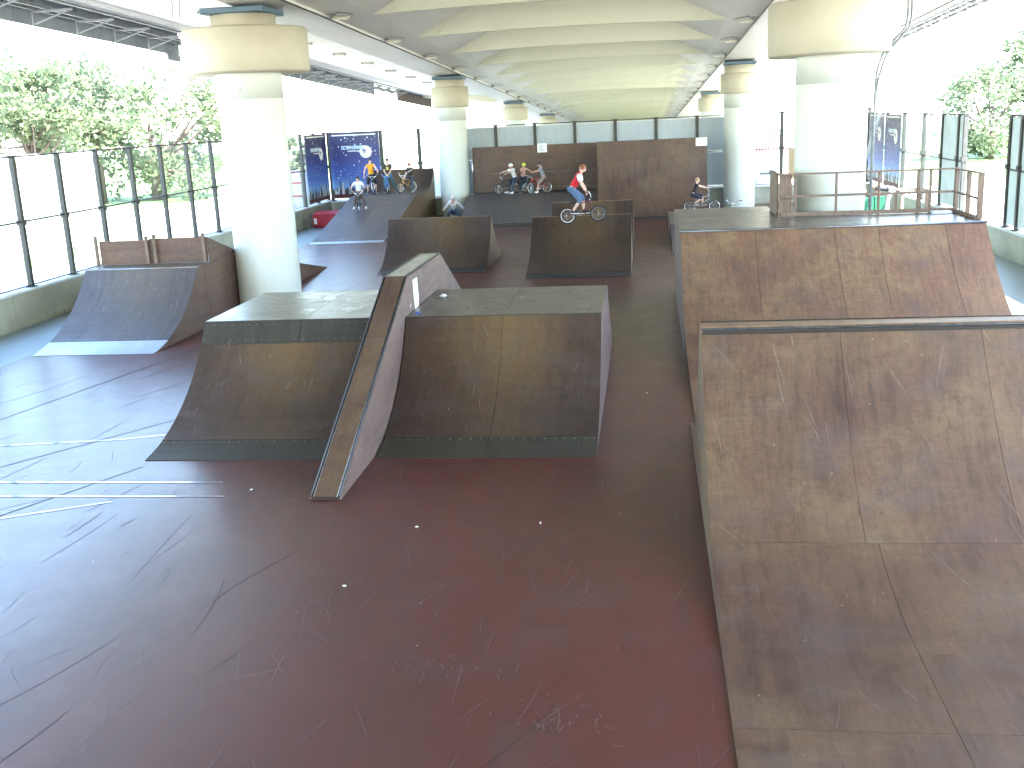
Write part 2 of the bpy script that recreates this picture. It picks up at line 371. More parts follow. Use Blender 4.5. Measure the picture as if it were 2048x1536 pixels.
stuff(pale.build('scratches', mat('pale_scratch', (.13, .10, .11), (.07, .045, .05), 9, rough=.6)))
for pts, w_ in (([(-12.9, 12.99), (-9, 12.95), (-5.7, 12.93)], .07), ([(-12.4, 12.42), (-8.5, 12.4), (-5.45, 12.39)], .06),
                (arc2(-9.9, 9.2, .15, -.55, 4.2, 20), .11), ([(-12.8, 15.3), (-10.2, 14.6), (-8.2, 14.9), (-7.35, 15.2)], .06), ([(-10.6, 11.7), (-8.3, 11.5), (-6.9, 12.2)], .06)):
    mb = MB(); ribbon(mb, pts, w_, .0045); stuff(mb.build('painted_line', m_line))
dk = MB()
for pts in ([(-12.6, 9.6), (-10.9, 16.1), (-10.3, 18.8), (-9.72, 21.4), (-8.9, 26.5), (-7.6, 36)], [(-9.4, 8.6), (-8.4, 11.2), (-7.15, 13.6)], [(-11.5, 10.2), (-9.2, 13.8), (-7.6, 16.2)]):
    ribbon(dk, pts, .022, .0035)
stuff(dk.build('floor_joint', mat('dark_joint', (.02, .012, .012), None, 9, rough=.8)))

# ---------------------------------------------------------------- ramps
def arc(y0, z0, y1, z1, a0=None, n=14):
    """circular arc from the toe (y0,z0), starting at a0 degrees above the floor, up to (y1,z1); works in either direction"""
    s = 1 if y1 > y0 else -1; dy = abs(y1 - y0); dz = z1 - z0; ch = math.atan2(dz, dy); a0 = R(a0 or 0); a1 = 2 * ch - a0
    L = math.hypot(dy, dz); rad = L / (2 * math.sin((a1 - a0) / 2)); out = []
    for i in range(n + 1):
        a = a0 + (a1 - a0) * i / n
        out.append((y0 + s * rad * (math.sin(a) - math.sin(a0)), z0 + rad * (math.cos(a0) - math.cos(a))))
    return out
def smooth(pts, k=4):
    out = []
    for i in range(len(pts) - 1):
        p0 = Vector(pts[max(i - 1, 0)]); p1 = Vector(pts[i]); p2 = Vector(pts[i + 1]); p3 = Vector(pts[min(i + 2, len(pts) - 1)])
        for j in range(k):
            t = j / k; q = .5 * ((2 * p1) + (p2 - p0) * t + (2 * p0 - 5 * p1 + 4 * p2 - p3) * t * t + (3 * p1 - p0 - 3 * p2 + p3) * t ** 3)
            out.append((q.x, max(q.y, .004)))
    out.append(tuple(pts[-1])); return out
def plen(prof):
    L = [0]
    for a, b in zip(prof, prof[1:]): L.append(L[-1] + math.hypot(b[0] - a[0], b[1] - a[1]))
    return L
def psub(prof, s0, s1, off=0):
    """part of a polyline between two lengths, with its normals"""
    L = plen(prof); s1 = min(s1, L[-1]); S = sorted({s0, s1} | {l for l in L if s0 < l < s1}); out = []
    for s in S:
        i = max(k for k in range(len(L) - 1) if L[k] <= s + 1e-9); t = (s - L[i]) / (L[i + 1] - L[i])
        out.append((prof[i][0] + (prof[i + 1][0] - prof[i][0]) * t, prof[i][1] + (prof[i + 1][1] - prof[i][1]) * t))
    return out
def poff(pts, d):
    out = []
    for i, p in enumerate(pts):
        a = pts[max(i - 1, 0)]; b = pts[min(i + 1, len(pts) - 1)]; t = Vector((b[0] - a[0], b[1] - a[1])).normalized()
        out.append((p[0] - t.y * d, p[1] + t.x * d))
    return out
def panel(parent, name, m, x0, x1, pts, th=.012, gap=.003, lift=0):
    """one sheet bent along the profile"""
    lo = poff(pts, lift); up = poff(pts, lift + th)
    if pts[0][0] > pts[-1][0]: lo, up = up, lo
    n = len(pts); P = [(x0 + gap, *q) for q in lo] + [(x0 + gap, *q) for q in up] + [(x1 - gap, *q) for q in lo] + [(x1 - gap, *q) for q in up]
    F = []
    for i in range(n - 1):
        F += [(i, i + 1, n + i + 1, n + i), (2 * n + i, 3 * n + i, 3 * n + i + 1, 2 * n + i + 1), (n + i, n + i + 1, 3 * n + i + 1, 3 * n + i), (i, 2 * n + i, 2 * n + i + 1, i + 1)]
    F += [(0, n, 3 * n, 2 * n), (n - 1, 3 * n - 1, 4 * n - 1, 2 * n - 1)]
    mb = MB(); mb.add(P, F, False); return mb.build(name, m, parent)
def screws(parent, x0, x1, y, z, step=.12, z_of=None):
    mb = MB(); x = x0 + .06
    while x < x1 - .03:
        mb.add([(x + .007 * math.cos(a), y + .007 * math.sin(a) * .7, z + .007 * math.sin(a) * .7) for a in [k * math.pi / 3 for k in range(6)]], [tuple(range(6))]); x += step * random.uniform(.9, 1.1)
    return stuff(mb.build('screw_heads', m_chrome, parent))
def surface(parent, prof, x0, x1, xs, ss, m, name='plywood_sheet', gap=.003):
    xs = [x0] + [x for x in xs if x0 < x < x1] + [x1]; T = plen(prof)[-1]; ss = [0] + [s for s in ss if 0 < s < T] + [T]
    for a, b in zip(xs, xs[1:]):
        for c, d in zip(ss, ss[1:]):
            panel(parent, name, m, a, b, psub(prof, c + (gap if c else 0), d - (gap if d < T else 0)))
def body(parent, x0, x1, prof, sides=True, ms=None, ins=.02):
    """framing under the sheets and a flat plywood side on each end"""
    low = [(y, max(z - .012, .004)) for y, z in prof]
    poly = [(prof[-1][0], .0)] + [(prof[0][0], .0)]
    MB().prism_x(x0 + ins, x1 - ins, low + poly).build('framing', m_frame, parent)
    if sides:
        pl = [(y, max(z - .002, .003)) for y, z in prof] + poly
        for a, b in ((x0, x0 + ins - .002), (x1 - ins + .002, x1)):
            MB().prism_x(a, b, pl).build('side_panel', ms or m_side, parent)
def scratchset(parent, prof, x0, x1, n, seed, lo=.1, hi=1.0, w_=.004, m=None, ang=0.0, off=.0145):
    """thin scratches that follow the bent surface"""
    r = random.Random(seed); T = plen(prof)[-1]; mb = MB()
    def f(x, s):
        s = min(max(s, .002), T - .002); q = poff(psub(prof, max(s - .01, 0), min(s + .01, T)), off); return (x, *q[len(q) // 2])
    for i in range(n):
        x, s = r.uniform(x0 + .1, x1 - .1), r.uniform(.1, T - .2); L = r.uniform(lo, hi) * r.random()
        pts = arc2(x, s, math.pi / 2 + r.gauss(ang, .25), r.gauss(0, .2), L + .03, 7)
        pts = [(min(max(a, x0 + .01), x1 - .01), b) for a, b in pts if b < T - .01]
        if len(pts) > 2: ribbon(mb, pts, w_ * r.uniform(.5, 1.3), 0, f)
    return stuff(mb.build('scratches', m, parent))
m_scr = mat('pale_wood_scratch', (.30, .26, .23), (.13, .11, .09), 9, rough=.6)
m_scrd = mat('dark_rubber_scuff', (.035, .026, .022), None, 9, rough=.6)

# --- left half of the central funbox
def half_funbox(nm, label, x0, x1, f0, ftop, b1, b0, steel_lip, mid):
    e = empty(nm, ((x0 + x1) / 2, (f0 + b0) / 2, 0), label, 'skate ramp', 'halves of the central jump box')
    H = 1.52; fr = arc(f0, .004, ftop, H, 5); bk = arc(b0, .004, b1, H, 5)
    body(e, x0, x1, fr + [(b1, H)] + bk[::-1][1:], ms=m_ledge_side if not steel_lip else m_side)
    T = plen(fr)[-1]
    lip = .42 if steel_lip else 0
    toe = .62
    main = psub(fr, toe, T - lip - .003)
    surface(e, main, x0, x1, [] if lip else [mid], [], m_ply)
    panel(e, 'toe_plate', m_plate, x0, mid, psub(fr, .0, toe - .003), .006); panel(e, 'toe_plate', m_plate, mid, x1, psub(fr, .0, toe - .003), .006)
    p = psub(fr, toe - .07, toe - .05)[0]; screws(e, x0, x1, p[0], p[1] + .012, .15)
    if lip:
        panel(e, 'lip_plate', m_plate, x0, mid, psub(fr, T - lip, T), .014); panel(e, 'lip_plate', m_plate, mid, x1, psub(fr, T - lip, T), .014)
        for q in (lip - .06, .08):
            p = poff(psub(fr, T - q - .01, T - q + .01), .018)[1]; screws(e, x0, x1, p[0], p[1], .14)
    surface(e, [(ftop, H), (b1, H)], x0, x1, [mid], [1.5], m_deck, 'deck_sheet')
    surface(e, bk, x0, x1, [mid], [], m_ply)
    MB().tube([(x0, ftop + .005, H - .004), (x1, ftop + .005, H - .004)], .018).build('coping', m_plate, e)
    scratchset(e, fr, x0, x1, 26, int(abs(x0) * 10), .05, .35, .005, m_scr)
    return e, fr
fbA, frA = half_funbox('jump_box', 'left half of the brown jump box, with a grey metal lip under its deck edge', -7.25, -4.31, 13.87, 16.5, 19.35, 22.0, True, -5.6)
fbB, frB = half_funbox('jump_box', 'right half of the brown jump box, wooden right up to its chipped deck edge', -3.86, -.74, 13.92, 16.5, 19.2, 22.2, False, -2.3)
# --- grind ledge
led = empty('grind_ledge', (-4.085, 17, 0), 'long narrow grind ledge that climbs over the jump box between its two halves, steel edged', 'grind ledge')
lp = [(12.28, .03), (16.86, 2.13), (19.72, 2.13), (23.9, .03)]
MB().prism_x(-4.27, -3.90, [(12.28, 0)] + [(y, z - .012) for y, z in lp] + [(23.9, 0)]).build('framing', m_frame, led)
for a, b in ((-4.285, -4.272), (-3.898, -3.882)): MB().prism_x(a, b, [(12.28, 0)] + [(y, z - .004) for y, z in lp] + [(23.9, 0)]).build('side_panel', m_ledge_side, led)
for k in range(3):
    q = [lp[k], lp[k + 1]]; T = plen(q)[-1]
    cuts = [0, 1.7, 3.4, T] if k == 0 else ([0, T / 2, T])
    for a, b in zip(cuts, cuts[1:]): panel(led, 'top_board', m_ply_red if k != 1 else m_deck, -4.235, -3.935, psub(q, a + .003, b - .003), .012)
for x, wd in ((-4.272, .05), (-3.897, .055)):
    MB().tube([(x, y, z + .012) for y, z in lp], .011, 8).build('edge_tube', m_steel, led)
    MB().tube([(x + (.035 if x < -4.1 else -.035), y, z + .004) for y, z in lp], .008, 6).build('edge_strip', m_coping, led)
st = MB(); st.add([(-3.880, 17.2, 2.02), (-3.880, 17.55, 2.02), (-3.880, 17.6, 1.65), (-3.880, 17.5, 1.42), (-3.880, 17.28, 1.42), (-3.880, 17.22, 1.7)], [(0, 1, 2, 3, 4, 5)]).build('sticker', m_paper, led)
ik = MB(); rr = random.Random(5)
for i in range(12):
    y, z = rr.uniform(17.27, 17.5), rr.uniform(1.44, 1.68); ik.box((-3.8795, y, z), (-3.8785, y + rr.uniform(.02, .06), z + rr.uniform(.01, .03)))
stuff(ik.build('sticker_print', m_ink, led))
sc = MB(); 
for y, z, L in ((17.35, 1.28, .12), (17.55, 1.33, .1), (17.72, 1.4, .07), (16.9, 1.62, .08)): sc.bar((-3.8795, y, z), (-3.8795, y + L, z + .05), .002, .02)
stuff(sc.build('chipped_paint', m_paper, led))

# --- generic ramp
def qramp(nm, label, x0, x1, prof, toe=.35, xs=(), ss=(), m=m_ply, ms=m_side, cat='skate ramp', top=None, group=None, toem=None, coping=True):
    e = empty(nm, ((x0 + x1) / 2, prof[0][0], 0), label, cat, group)
    T = plen(prof)[-1]; full = list(prof) + (list(top) if top else [])
    body(e, x0, x1, full, ms=ms)
    if toe: panel(e, 'toe_plate', toem or m_plate, x0, x1, psub(prof, 0, toe - .003), .006)
    pr = psub(prof, toe, T); surface(e, pr, x0, x1, xs, [s - toe for s in ss], m)
    if coping: MB().tube([(x0 - .005, prof[-1][0], prof[-1][1]), (x1 + .005, prof[-1][0], prof[-1][1])], .028).build('coping', m_coping, e)
    return e
# near spine ramp (right foreground) and the big quarter pipe behind it
r1 = [(1.0, .02), (8.5, .02), (9.1, .06), (9.7, .17), (10.1, .30), (10.5, .52), (10.9, .85), (11.25, 1.2), (11.55, 1.55), (11.82, 1.9), (12.0, 2.15)]
r1 = [r1[0]] + smooth(r1[1:], 4)
r1b = [(24.2 - y + .12, z) for y, z in reversed(r1) if y > 8.9]   # descends away from the camera
X0, X1 = .585, 6.62
e = empty('spine_ramp', (3.6, 10, 0), 'large brown spine ramp filling the right foreground, its steel edged crest facing away', 'skate ramp')
body(e, X0, X1, r1 + [(12.32, 2.15)] + r1b[1:], ms=m_side_gold)
T1 = plen(r1)[-1]
for a, b in zip([X0, 2.1, 3.6, 5.1], [2.1, 3.6, 5.1, X1]):
    panel(e, 'plywood_sheet', m_ply_red, a, b, psub(r1, 9.20, T1 - .07), .012, .002)
for a, b in zip([X0, 2.22, 3.72, 5.22], [2.22, 3.72, 5.22, X1]):
    panel(e, 'plywood_sheet', m_ply_red, a, b, psub(r1, 6.3, 9.196), .012, .002)
    panel(e, 'plywood_sheet', m_ply_red, a, b, psub(r1, 3.0, 6.296), .012, .002)
    panel(e, 'plywood_sheet', m_ply_red, a, b, psub(r1, 0, 2.996), .012, .002)
r1br = r1b[::-1]
for a, b in zip([X0, 2.1, 3.6, 5.1], [2.1, 3.6, 5.1, X1]): panel(e, 'plywood_sheet', m_ply_red, a, b, r1br, .012)
MB().box((X0, 12.03, 2.135), (X1, 12.28, 2.172)).build('crest_board', m_ply_warm, e)
MB().tube([(X0, 12.0, 2.145), (X1, 12.0, 2.145)], .014).build('coping', m_steel, e)
MB().tube([(X0, 12.30, 2.165), (X1, 12.30, 2.165)], .018).build('coping', m_plate, e)
MB().tube([(X0, 11.955, 2.10), (X1, 11.955, 2.10)], .010).build('lip_strip', m_plate, e)
spine = e
scratchset(e, r1, X0, 4.4, 85, 4, .1, .9, .003, m_scr, .12)
scratchset(e, r1, X0, 4.4, 80, 9, .1, .5, .0045, m_scrd, -.1)

r2 = [(15.45, .004), (17, .05), (18.3, .12), (19.2, .22), (19.9, .36), (20.5, .58), (21.0, .88), (21.45, 1.22), (21.85, 1.58), (22.15, 1.87), (22.38, 2.1)]
r2 = smooth(r2, 3)
e = empty('quarter_pipe', (3.7, 20, 0), 'wide brown quarter pipe with a railed deck, behind the nearest ramp', 'skate ramp')
body(e, .67, 6.7, r2 + [(24.55, 2.1)], ms=m_side)
MB().prism_x(.69, 2.93, [(24.56, 0), (24.56, 2.088), (27.3, 2.088), (27.3, 0)]).build('framing', m_frame, e)
MB().prism_x(.67, .688, [(24.56, 0), (24.56, 2.098), (27.3, 2.098), (27.3, 0)]).build('side_panel', m_side, e)
T2 = plen(r2)[-1]
surface(e, r2, .67, 6.7, [2.17, 3.75, 4.6, 5.9], [T2 - 2.9, T2 - 5.2], m_ply_warm)
surface(e, [(22.4, 2.1), (24.55, 2.1)], .67, 6.7, [2.2, 3.7, 5.2], [], m_deck, 'deck_sheet')
surface(e, [(24.555, 2.1), (27.3, 2.1)], .67, 2.95, [], [1.3], m_deck, 'deck_sheet')
MB().tube([(.65, 22.36, 2.1), (6.72, 22.36, 2.1)], .028).build('coping', m_coping, e)
scratchset(e, r2, .7, 6.6, 90, 14, .08, .6, .004, m_scr, .05)
scratchset(e, r2, .7, 6.6, 60, 15, .1, .5, .006, m_scrd, .05)
quarter = e
# railing on the deck
rl = empty('deck_railing', (4.8, 24.5, 2.11), 'weathered timber railing round the deck of the wide quarter pipe', 'railing')
Z0 = 2.114; ZT = 3.02
def post(x, y, w_=.05, d=.05, z1=ZT, m=m_timber, nm='post'): MB().box((x - w_ / 2, y - d / 2, Z0), (x + w_ / 2, y + d / 2, z1)).build(nm, m, rl, bevel=.003)
yb = lambda x: 24.62 - .04 * (x - 3.2)
for x in (4.15, 5.05, 6.75 - .62): post(x, yb(x))
post(3.27, yb(3.2), .05, .09); post(5.98 - .12 + .02, yb(5.9), .06, .09)
post(6.66, 24.42, .08, .06); post(6.66, 23.55, .10, .03); post(6.66, 22.72, .12, .04)
MB().box((2.93, 24.66, Z0), (3.20, 24.72, ZT)).build('end_board', m_timber, rl, bevel=.003)
MB().box((2.88, 24.75, Z0), (2.92, 26.1, ZT)).build('end_board', m_timber, rl, bevel=.003)
MB().bar((2.9, 24.62, ZT + .02), (6.69, 24.46, ZT + .02), .10, .035).build('top_rail', m_timber, rl)
MB().bar((2.9, 26.1, ZT + .02), (2.9, 24.68, ZT + .02), .09, .035).build('top_rail', m_timber, rl)
MB().bar((6.66, 24.4, ZT + .018), (6.66, 22.65, ZT + .018), .09, .03).build('top_rail', m_timber, rl)
MB().bar((3.0, 24.60, Z0 + .44), (6.62, 24.43, Z0 + .44), .035, .05).build('middle_rail', m_timber, rl)
MB().bar((6.62, 24.4, Z0 + .44), (6.62, 22.7, Z0 + .42), .03, .045).build('middle_rail', m_timber, rl)
MB().bar((2.95, 24.56, Z0 + .05), (6.6, 24.40, Z0 + .05), .035, .09).build('kick_board', m_timber, rl)
MB().bar((6.60, 24.4, Z0 + .045), (6.60, 22.7, Z0 + .045), .035, .08).build('kick_board', m_timber, rl)
MB().box((6.1, 24.1, Z0), (6.5, 24.3, Z0 + .05), ).build('folded_cloth', cloth('pale', (.6, .66, .75)))
tag(bpy.data.objects['folded_cloth'], 'pale folded cloth lying in the far right corner of the railed deck', 'cloth')

# left quarter pipe with timber back boards and a long bank behind
lq = arc(21.1, .004, 23.85, 1.47, 4)
e = qramp('quarter_pipe', 'grey quarter pipe by the left fence, timber posts and back board on its deck', -13.3, -10.5, lq, .78, [], [], m_ply_grey, m_side, top=[(26.3, 1.47), (34, .01)], toem=m_plate_pale)
surface(e, [(23.86, 1.47), (26.3, 1.47)], -13.3, -10.5, [], [], m_deck, 'deck_sheet')
surface(e, [(34.0, .012), (26.3, 1.47)], -13.3, -10.5, [], [3.9], m_ply_grey, 'bank_sheet')
for x in (-13.36, -12.06, -11.86, -10.62):
    MB().box((x - .035, 24.56, 1.485), (x + .035, 24.63, 2.19 if x != -12.06 else 2.16)).build('post', m_timber, e, bevel=.003)
MB().box((-13.30, 24.64, 1.485), (-12.02, 24.66, 2.06)).build('back_board', m_side, e)
MB().box((-12.012, 24.64, 1.485), (-10.56, 24.66, 2.09)).build('back_board', m_side, e)
MB().prism_x(-10.56, -10.54, [(24.67, 1.485), (26.35, 1.485), (26.35, 1.56), (24.67, 2.08)]).build('side_board', m_side, e)
MB().bar((-10.495, 24.35, .01), (-10.495, 24.2, 1.45), .004, .02).build('joint_strip', m_timber, e)
scratchset(e, lq, -13.2, -10.6, 70, 24, .05, .3, .007, m_scr)

# two spines in the middle
def spine_ramp(label, x0, x1, f0, top, b0, H=1.5, xs=(), ms=m_side):
    e = empty('spine_ramp', ((x0 + x1) / 2, top, 0), label, 'skate ramp', 'low spine ramps in the middle of the park')
    fr = arc(f0, .004, top, H, 6); bk = arc(b0, .004, top + .06, H, 6)
    body(e, x0, x1, fr + bk[::-1], ms=ms)
    panel(e, 'toe_plate', m_steel, x0, x1, psub(fr, 0, .42), .006)
    surface(e, psub(fr, .425, 99), x0, x1, xs, [], m_ply); surface(e, bk, x0, x1, xs, [], m_ply)
    MB().box((x0, top + .0, H - .005), (x1, top + .06, H + .018)).build('crest_board', m_timber, e)
    scratchset(e, fr, x0, x1, 24, int(f0 * 7), .05, .3, .008, m_scr)
    return e
spine_ramp('brown spine ramp left of centre, in front of the squatting person in white', -8.3, -4.95, 31.9, 33.9, 36.6, xs=[-6.7], ms=m_side_gold)
spine_ramp('brown spine ramp under the rider in the red vest', -3.53, -.49, 30.3, 32.9, 35.5, xs=[-2.0], ms=m_side_gold)
spine_ramp('brown spine ramp mostly hidden behind the one under the rider in red', -3.35, -.49, 35.9, 38.1, 40.3, xs=[-1.9], ms=m_side_gold)
# narrow grey ramp past the wide quarter pipe
g3 = arc(34.9, .004, 38.0, .62, 4)
qramp('quarter_pipe', 'grey ramp half hidden behind the left end of the railed deck', .80, 4.2, g3, .0, [1.9], [], m_ply_grey, m_side, top=[(42.8, .62)])
surface(bpy.data.objects['quarter_pipe.002'], [(38.02, .62), (42.8, .62)], .80, 4.2, [2.0], [], m_deck, 'deck_sheet')
# far-left bank with platform and small quarter behind
lb = [(40.7, .01), (41.6, .13)] + [(47.3, 1.33)]
up = arc(49.9, 1.33, 51.72, 2.28, 3)
e = empty('bank_ramp', (-11.75, 46, 0), 'long grey bank ramp at the far left with boys and bikes on its platform', 'skate ramp')
body(e, -13.25, -10.24, lb + [(49.9, 1.33)] + up[1:], ms=m_side_gold)
panel(e, 'toe_plate', m_plate_pale, -13.25, -10.24, psub(lb, 0, .35), .006)
surface(e, psub(lb, .355, 99), -13.25, -10.24, [-11.75], [2.4, 4.6], m_ply_grey)
surface(e, [(47.31, 1.33), (49.9, 1.33)], -13.25, -10.24, [-11.75], [], m_ply_grey, 'deck_sheet')
surface(e, up, -13.25, -10.24, [-11.75], [], m_ply)
# far middle bank with back wall
bb = [(45.25, .01), (45.9, .13), (49.0, 1.06)]
e = empty('bank_ramp', (-5.4, 48, 0), 'grey bank ramp with a tall brown back wall, three helmeted boys on top', 'skate ramp')
body(e, -8.12, -2.22, bb + [(50.5, 1.06)], ms=m_side)
panel(e, 'toe_plate', m_plate, -8.12, -2.22, psub(bb, 0, .4), .006)
surface(e, psub(bb, .405, 99), -8.12, -2.22, [-6.6, -4.5], [], m_ply_grey)
surface(e, [(49.01, 1.06), (50.5, 1.06)], -8.12, -2.22, [-6.6, -4.5], [], m_ply_grey, 'deck_sheet')
zs = [0, .60, 1.25, 1.95, 3.19]
xsx = [-8.12, -7.75, -5.4, -2.22]
for a, b in zip(xsx, xsx[1:]):
    for c, d in zip(zs, zs[1:]):
        if c < 1.0: continue
        MB().box((a + .004, 50.6, c + .004), (b - .004, 50.63, d - .004)).build('wall_sheet', m_wallply, e)
for c, d in ((1.09, 1.25),): MB().box((-8.12, 50.6, c), (-2.22, 50.63, d - .004)).build('wall_sheet', m_wallply, e)
MB().box((-8.10, 50.64, 0), (-2.23, 50.74, 3.17)).build('framing', m_frame, e)
for z in (1.955, 1.255): 
    mbz = MB(); x = -7.3
    while x < -2.6:
        L = random.uniform(.2, .9); mbz.box((x, 50.596, z - .012), (x + L, 50.5995, z + random.uniform(.0, .012))); x += L + random.uniform(.05, .4)
    stuff(mbz.build('worn_edges', m_scr, e))
MB().tube([(-8.15, 50.53, 1.10), (-8.15, 50.53, 3.22)], .028).build('edge_pole', m_chrome, e)
MB().box((-5.05, 50.57, 2.84), (-4.6, 50.59, 3.25)).build('notice_sheet', m_paper); tag(bpy.data.objects['notice_sheet'], 'white notice sheet pinned at the top edge of the left far wall', 'notice')
pr_ = MB()
for i in range(7): pr_.box((-4.98, 50.566, 2.91 + i * .04), (-4.98 + random.uniform(.15, .32), 50.569, 2.925 + i * .04))
stuff(pr_.build('print', m_ink, bpy.data.objects['notice_sheet']))
# tall far quarter pipe on the right
rw = arc(46.3, .004, 48.75, 3.32, 0, 18)
rwp = [(46.3 , .004), (46.55, .08), (46.85, .22), (47.15, .44), (47.42, .75), (47.62, 1.1), (47.78, 1.5), (47.9, 1.95), (47.98, 2.5), (48.02, 3.27)]
rwp = smooth(rwp, 3)
e = qramp('quarter_pipe', 'tall brown quarter pipe wall at the far end behind the boy in black', -2.16, 2.6, rwp, .3, [-.55, 1.05], [1.0, 1.75, 3.3], m_ply_red, m_side_gold, top=[(48.9, 3.27)], coping=False)
MB().box((2.12, 47.93, 2.93), (2.60, 47.95, 3.27)).build('notice_sheet', m_paper); tag(bpy.data.objects['notice_sheet.001'], 'blank white notice sheet at the top right corner of the tall quarter pipe', 'notice')

# ---------------------------------------------------------------- parapet walls
def wall(nm, label, boxes, caps):
    e = empty(nm, boxes[0][0], label, 'wall')
    for a, b in boxes: MB().box(a, b).build('wall_panel', m_concrete, e)
    for a, b in caps: MB().box(a, b).build('coping', m_cap, e, bevel=.008)
    return e
Lc = [-12, -6, 0, 6, 12, 18, 24.2, 30.4, 36.6, 42.8, 51.8]
wall('parapet_wall', 'low concrete wall with pale coping under the left fence', [((-15.8, a + .006, -.05), (-15.5, b - .006, .84)) for a, b in zip(Lc, Lc[1:])],
     [((-15.84, a + .004, .842), (-15.46, b - .004, .90)) for a, b in zip(Lc, Lc[1:])])
Rc = [-12, -4, 4, 12, 18, 24, 30, 34, 39, 45, 51.8]
wall('parapet_wall', 'low concrete wall with pale coping under the right fence', [((10.1, a + .006, -.05), (10.4, b - .006, .75)) for a, b in zip(Rc, Rc[1:])],
     [((10.06, a + .004, .752), (10.44, b - .004, .81)) for a, b in zip(Rc, Rc[1:])])
Bc = [-15.8, -9.5, -3, 3.5, 10.4]
wall('parapet_wall', 'low concrete wall under the back fence', [((a + .004, 52.0, -.05), (b - .004, 52.3, .78)) for a, b in zip(Bc, Bc[1:])], [((a + .004, 51.96, .782), (b - .004, 52.34, .84)) for a, b in zip(Bc, Bc[1:])])

# ---------------------------------------------------------------- fences
def fence_bay(e, p, q, z0, zm, z1, m, skip=(), border=False, rows=True):
    p = Vector((*p, 0)); q = Vector((*q, 0)); d = (q - p).normalized(); nrm = Vector((-d.y, d.x, 0))
    a = p + d * .05; b = q - d * .05
    for lo, hi in ((z0 + .05, zm - .03), (zm + .03, z1 - .05)):
        MB().bar(a + Vector((0, 0, (lo + hi) / 2)), b + Vector((0, 0, (lo + hi) / 2)), .012, hi - lo).build('pane', m, e)
        if border:
            mb = MB(); c = .045
            for (s, t) in (((a, lo + c / 2), (b, lo + c / 2)), ((a, hi - c / 2), (b, hi - c / 2))):
                mb.bar(s[0] + Vector((0, 0, s[1])), t[0] + Vector((0, 0, t[1])), .02, c)
            for s in (a + d * c / 2, b - d * c / 2): mb.bar(s + Vector((0, 0, lo + c)), s + Vector((0, 0, hi - c)), .02, c)
            mb.build('pane_border', m_cap, e)
    for z in (zm, z1, z0): MB().bar(p + Vector((0, 0, z)), q + Vector((0, 0, z)), .045, .045 if z != z0 else .03).build('rail', m_black, e)
def fence_post(e, x, y, z0, z1, w_=.12):
    mb = MB(); mb.box((x - w_ / 2, y - w_ / 2, z0), (x + w_ / 2, y + w_ / 2, z1)); mb.box((x - w_ * .9, y - w_ * .9, z0), (x + w_ * .9, y + w_ * .9, z0 + .03))
    mb.box((x - w_ * .75, y - w_ * .75, 2.46), (x + w_ * .75, y + w_ * .75, 2.6)); mb.box((x - w_ * .8, y - w_ * .8, z1), (x + w_ * .8, y + w_ * .8, z1 + .03))
    mb.build('post', m_black, e)
fl = empty('glazed_fence', (-15.62, 30, .9), 'tall black framed fence with clear panes along the left side', 'fence')
ys = [25.3 - 2.08 * k for k in range(9, 0, -1)] + [25.3 + 2.08 * k for k in range(12)]
ys = ys + [50.2, 51.95]
XL = -15.64
for y in ys: fence_post(fl, XL, y, .9, 4.16)
for a, b in zip(ys, ys[1:]): fence_bay(fl, (XL, a), (XL, b), .95, 2.55, 4.15, m_glass)
fr_ = empty('glazed_fence', (10.24, 30, .8), 'tall black framed fence with grey panes along the right side', 'fence')
XR = 10.24
segs = [(8, 10.3), (10.3, 12.6), (12.6, 14.9), (14.9, 17.2), (17.2, 19.5), (19.5, 21.8), (21.8, 24.1), (24.1, 26.5), (26.5, 29.0), (29.0, 31.45), (31.45, 32.4), (36.9, 37.6), (37.6, 39.6), (39.6, 42.2), (42.2, 45.4), (45.4, 48.5), (48.5, 51.95)]
for y in sorted({v for s in segs for v in s}): fence_post(fr_, XR, y, .81, 3.95, .13)
for a, b in segs: fence_bay(fr_, (XR, a), (XR, b), .86, 2.45, 3.94, m_milky_r if (b < 33 or 36 < a < 39.3) else m_glass, rows=True)
fb = empty('glazed_fence', (-2.5, 52.15, .84), 'tall black framed fence with pale opaque panels across the far end', 'fence')
bx = [-15.5, -12.86, -10.97, -9.08, -7.18, -5.29, -3.38, -1.46, .46, 2.37, 4.3, 6.26, 8.2, 10.2]
for x in bx: fence_post(fb, x, 52.15, .84, 4.15, .15)
for a, b in zip(bx, bx[1:]):
    op = -9.1 < a < 4.0
    fence_bay(fb, (a, 52.15), (b, 52.15), .88, 2.5, 4.13, m_milky if op else m_glass, border=op)

